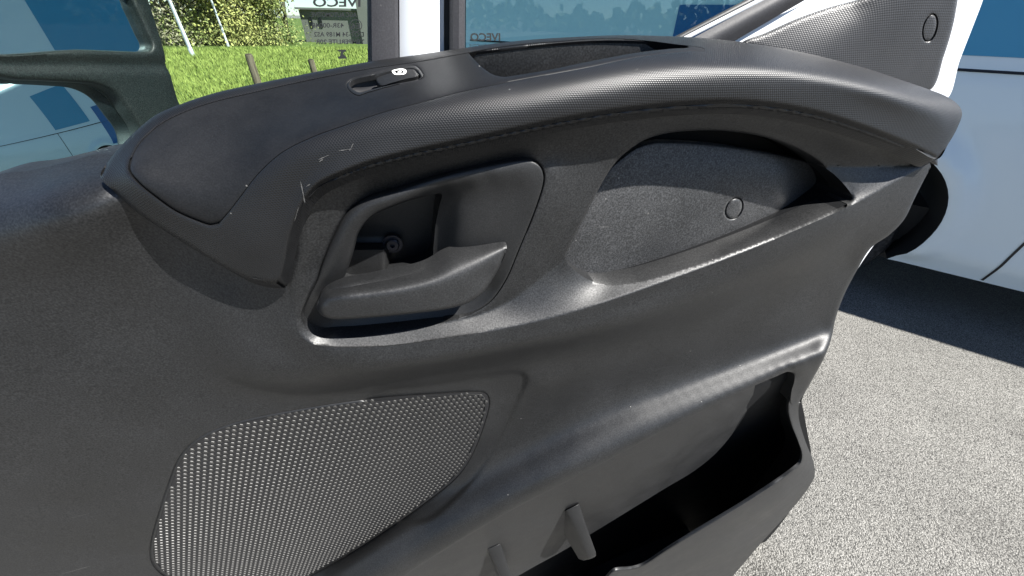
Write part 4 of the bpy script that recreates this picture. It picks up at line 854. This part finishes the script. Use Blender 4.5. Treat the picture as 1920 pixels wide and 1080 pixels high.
def tree(base, hgt, spread, leaf, nleaf, label, seed, name='tree', lean=0.):
    rd = random.Random(seed); root = empty(name, tuple(base), label, 'tree', 'trees along the far edge of the meadow'); TV = []; TF = []; tips = []
    def limb(p, d, L, r, dep):
        pts = [p]; q = p.copy()
        for i in range(4):
            d = (d+Vector((rd.uniform(-.22, .22), rd.uniform(-.22, .22), rd.uniform(-.06, .16)))).normalized(); q = q+d*L/4; pts.append(q.copy())
        v, f = tube(None, pts, [r*(1-.14*i) for i in range(5)], None, n=5); k = len(TV); TV.extend(v); TF.extend([tuple(a+k for a in t) for t in f])
        if dep >= 1:
            for t in pts[1:]: tips.append(t)
        if dep < 3:
            for _ in range(rd.choice((3, 4)) if dep else 6):
                t = rd.uniform(.15 if dep == 0 else .3, 1); i = min(3, int(t*4)); s_ = pts[i].lerp(pts[i+1], t*4-i)
                a = rd.uniform(0, 2*math.pi); nd = (d*rd.uniform(.3, .8)+Vector((math.cos(a), math.sin(a), rd.uniform(.0, .5)))*spread).normalized()
                limb(s_, nd, L*rd.uniform(.45, .7), r*.45, dep+1)
    limb(Vector(base)-Vector((0, 0, .15)), Vector((lean, 0, 1)).normalized(), hgt*.6, hgt*.02, 0)
    obj('trunk', TV, TF, M['bark'], root)
    LV = []; LF = []
    for _ in range(nleaf*3 if nleaf > 1600 else nleaf//3):
        t = rd.choice(tips) if rd.random() < .62 or nleaf < 1600 else Vector(base)+Vector((rd.gauss(0, .8), rd.gauss(0, .8), abs(rd.gauss(0, .9))))
        p = t+Vector((rd.gauss(0, .22), rd.gauss(0, .22), rd.gauss(0, .2)))*hgt/6; s_ = rd.uniform(.03, .075)*hgt/5
        a = Vector((rd.gauss(0, 1), rd.gauss(0, 1), rd.gauss(0, 1))).normalized(); b = a.cross(Vector((rd.gauss(0, 1), rd.gauss(0, 1), rd.gauss(0, 1)))).normalized(); k = len(LV)
        LV += [p-a*s_, p+b*s_*.6, p+a*s_, p-b*s_*.6]; LF.append((k, k+1, k+2, k+3))
    obj('crown', LV, LF, leaf, root, False); return root
for i, (px, hh_, sp_, lf, nl, lb) in enumerate([
    ((338, 84), 5.5, 1.1, 'leaf3', 2600, 'bare brownish bush at the left end of the tree line'), ((385, 84), 6., 1.0, 'leaf2', 4200, 'bushy green budding tree behind the nearest pale pole'),
    ((425, 83), 6., .9, 'leaf1', 3600, 'yellow green budding tree beside the thin pole'), ((470, 84), 6.2, .95, 'leaf1', 4400, 'broad yellow green tree in the middle of the tree line'),
    ((512, 84), 5.2, .9, 'leaf2', 2600, 'small green tree at the left of the grey building'), ((545, 80), 6.5, .7, 'leaf3', 1500, 'slender bare tree standing in front of the grey building')]):
    b = on_ground(px[0], px[1]); tree(b, hh_, sp_, M[lf], nl, lb, 30+i)
def building():
    a, b = on_ground(520, 84), on_ground(720, 90); d = (b-a).normalized(); nrm = Vector((d.y, -d.x, 0)); a = a-nrm*3; L = (b-a).length+6
    root = empty('building', tuple(a+d*L/2), 'low flat roofed grey building at the far side of the meadow', 'building')
    def box(name, s0, s1, z0, z1, o0, o1, matl, par=root):
        V = [a+d*s_+nrm*o_+Vector((0, 0, z)) for s_ in (s0, s1) for o_ in (o0, o1) for z in (z0, z1)]
        return obj(name, V, [(0, 1, 3, 2), (4, 6, 7, 5), (0, 2, 6, 4), (1, 5, 7, 3), (0, 4, 5, 1), (2, 3, 7, 6)], matl, par, False, sharp=30)
    sL = L*.30; box('wing_wall', 0, sL, -.2, 1.72, -5, -.3, M['render']); box('wing_roof', -.15, sL, 1.72, 1.82, -5.2, -.15, M['roofing'])
    box('wall', sL, L, -.2, 4.2, -5, 0, M['render']); box('roof', sL-.15, L+.15, 4.2, 4.4, -5.2, .15, M['roofing'])
    for k in range(2): box('window', .55+k*.62, .75+k*.62, .85, 1.3, -.32, -.26, M['pane'])
    for k in range(3): box('window', sL+.5+k*1.5, sL+.75+k*1.5, 2.6, 3.4, -.02, .04, M['pane'])
    box('lower_cladding', 4.6, L, -.1, .75, 0.0, .08, M['teal'])
M['render'] = mat('grey_render', (.16, .157, .147), .9); M['roofing'] = mat('roof_edge', (.16, .16, .16), .8); M['pane'] = mat('dark_window', (.02, .022, .025), .2); M['teal'] = mat('teal_cladding', (.06, .13, .115), .7)
building()
def far_wood():                       # the tree line across the road that the panes reflect
    V = []; Fc = []; rd = random.Random(9)
    for i in range(5200):
        az = rd.uniform(-75, 75); R_ = rd.uniform(70, 90); prof = 3.4+1.1*math.sin(az*.21)+.7*math.sin(az*.9+1)+.5*math.sin(az*2.7); z = rd.random()**.8*prof*(1.25 if rd.random() < .08 else 1)
        p = Vector((R_*math.sin(math.radians(az)), -R_*math.cos(math.radians(az)), z)); s_ = rd.uniform(.3, .9); a = Vector((rd.gauss(0, 1), rd.gauss(0, 1), rd.gauss(0, 1))).normalized(); b = a.cross(Vector((rd.gauss(0, 1), rd.gauss(0, 1), .3))).normalized(); k = len(V)
        V += [p-a*s_, p+b*s_, p+a*s_, p-b*s_]; Fc.append((k, k+1, k+2, k+3))
    o = obj('far_wood', V, Fc, M['leaf2'], None, False); tag(o, 'distant wood reflected in the window glass', 'wood', kind='stuff')
far_wood()
def hedge():
    V = []; Fc = []; rd = random.Random(4); a, b = on_ground(150, 86), on_ground(505, 87); ax = b-a; nn = Vector((ax.y, -ax.x, 0)).normalized()
    for i in range(2600):
        t = rd.random(); top = 2.0+.8*math.sin(t*23)+.5*math.sin(t*61+1); p = a+ax*t-nn*rd.uniform(2, 7); p.z = rd.random()**.7*top+2*max(0, rd.gauss(0, .25)); s_ = rd.uniform(.08, .24)
        q = Vector((rd.gauss(0, 1), rd.gauss(0, 1), rd.gauss(0, 1.4))).normalized(); r = q.cross(Vector((rd.gauss(0, 1), rd.gauss(0, 1), .3))).normalized(); k = len(V)
        V += [p-q*s_, p+r*s_*.5, p+q*s_, p-r*s_*.5]; Fc.append((k, k+1, k+2, k+3))
    tag(obj('thicket', V, Fc, M['leaf3'], None, False), 'brownish leafless thicket behind the trees', 'thicket', kind='stuff')
hedge()
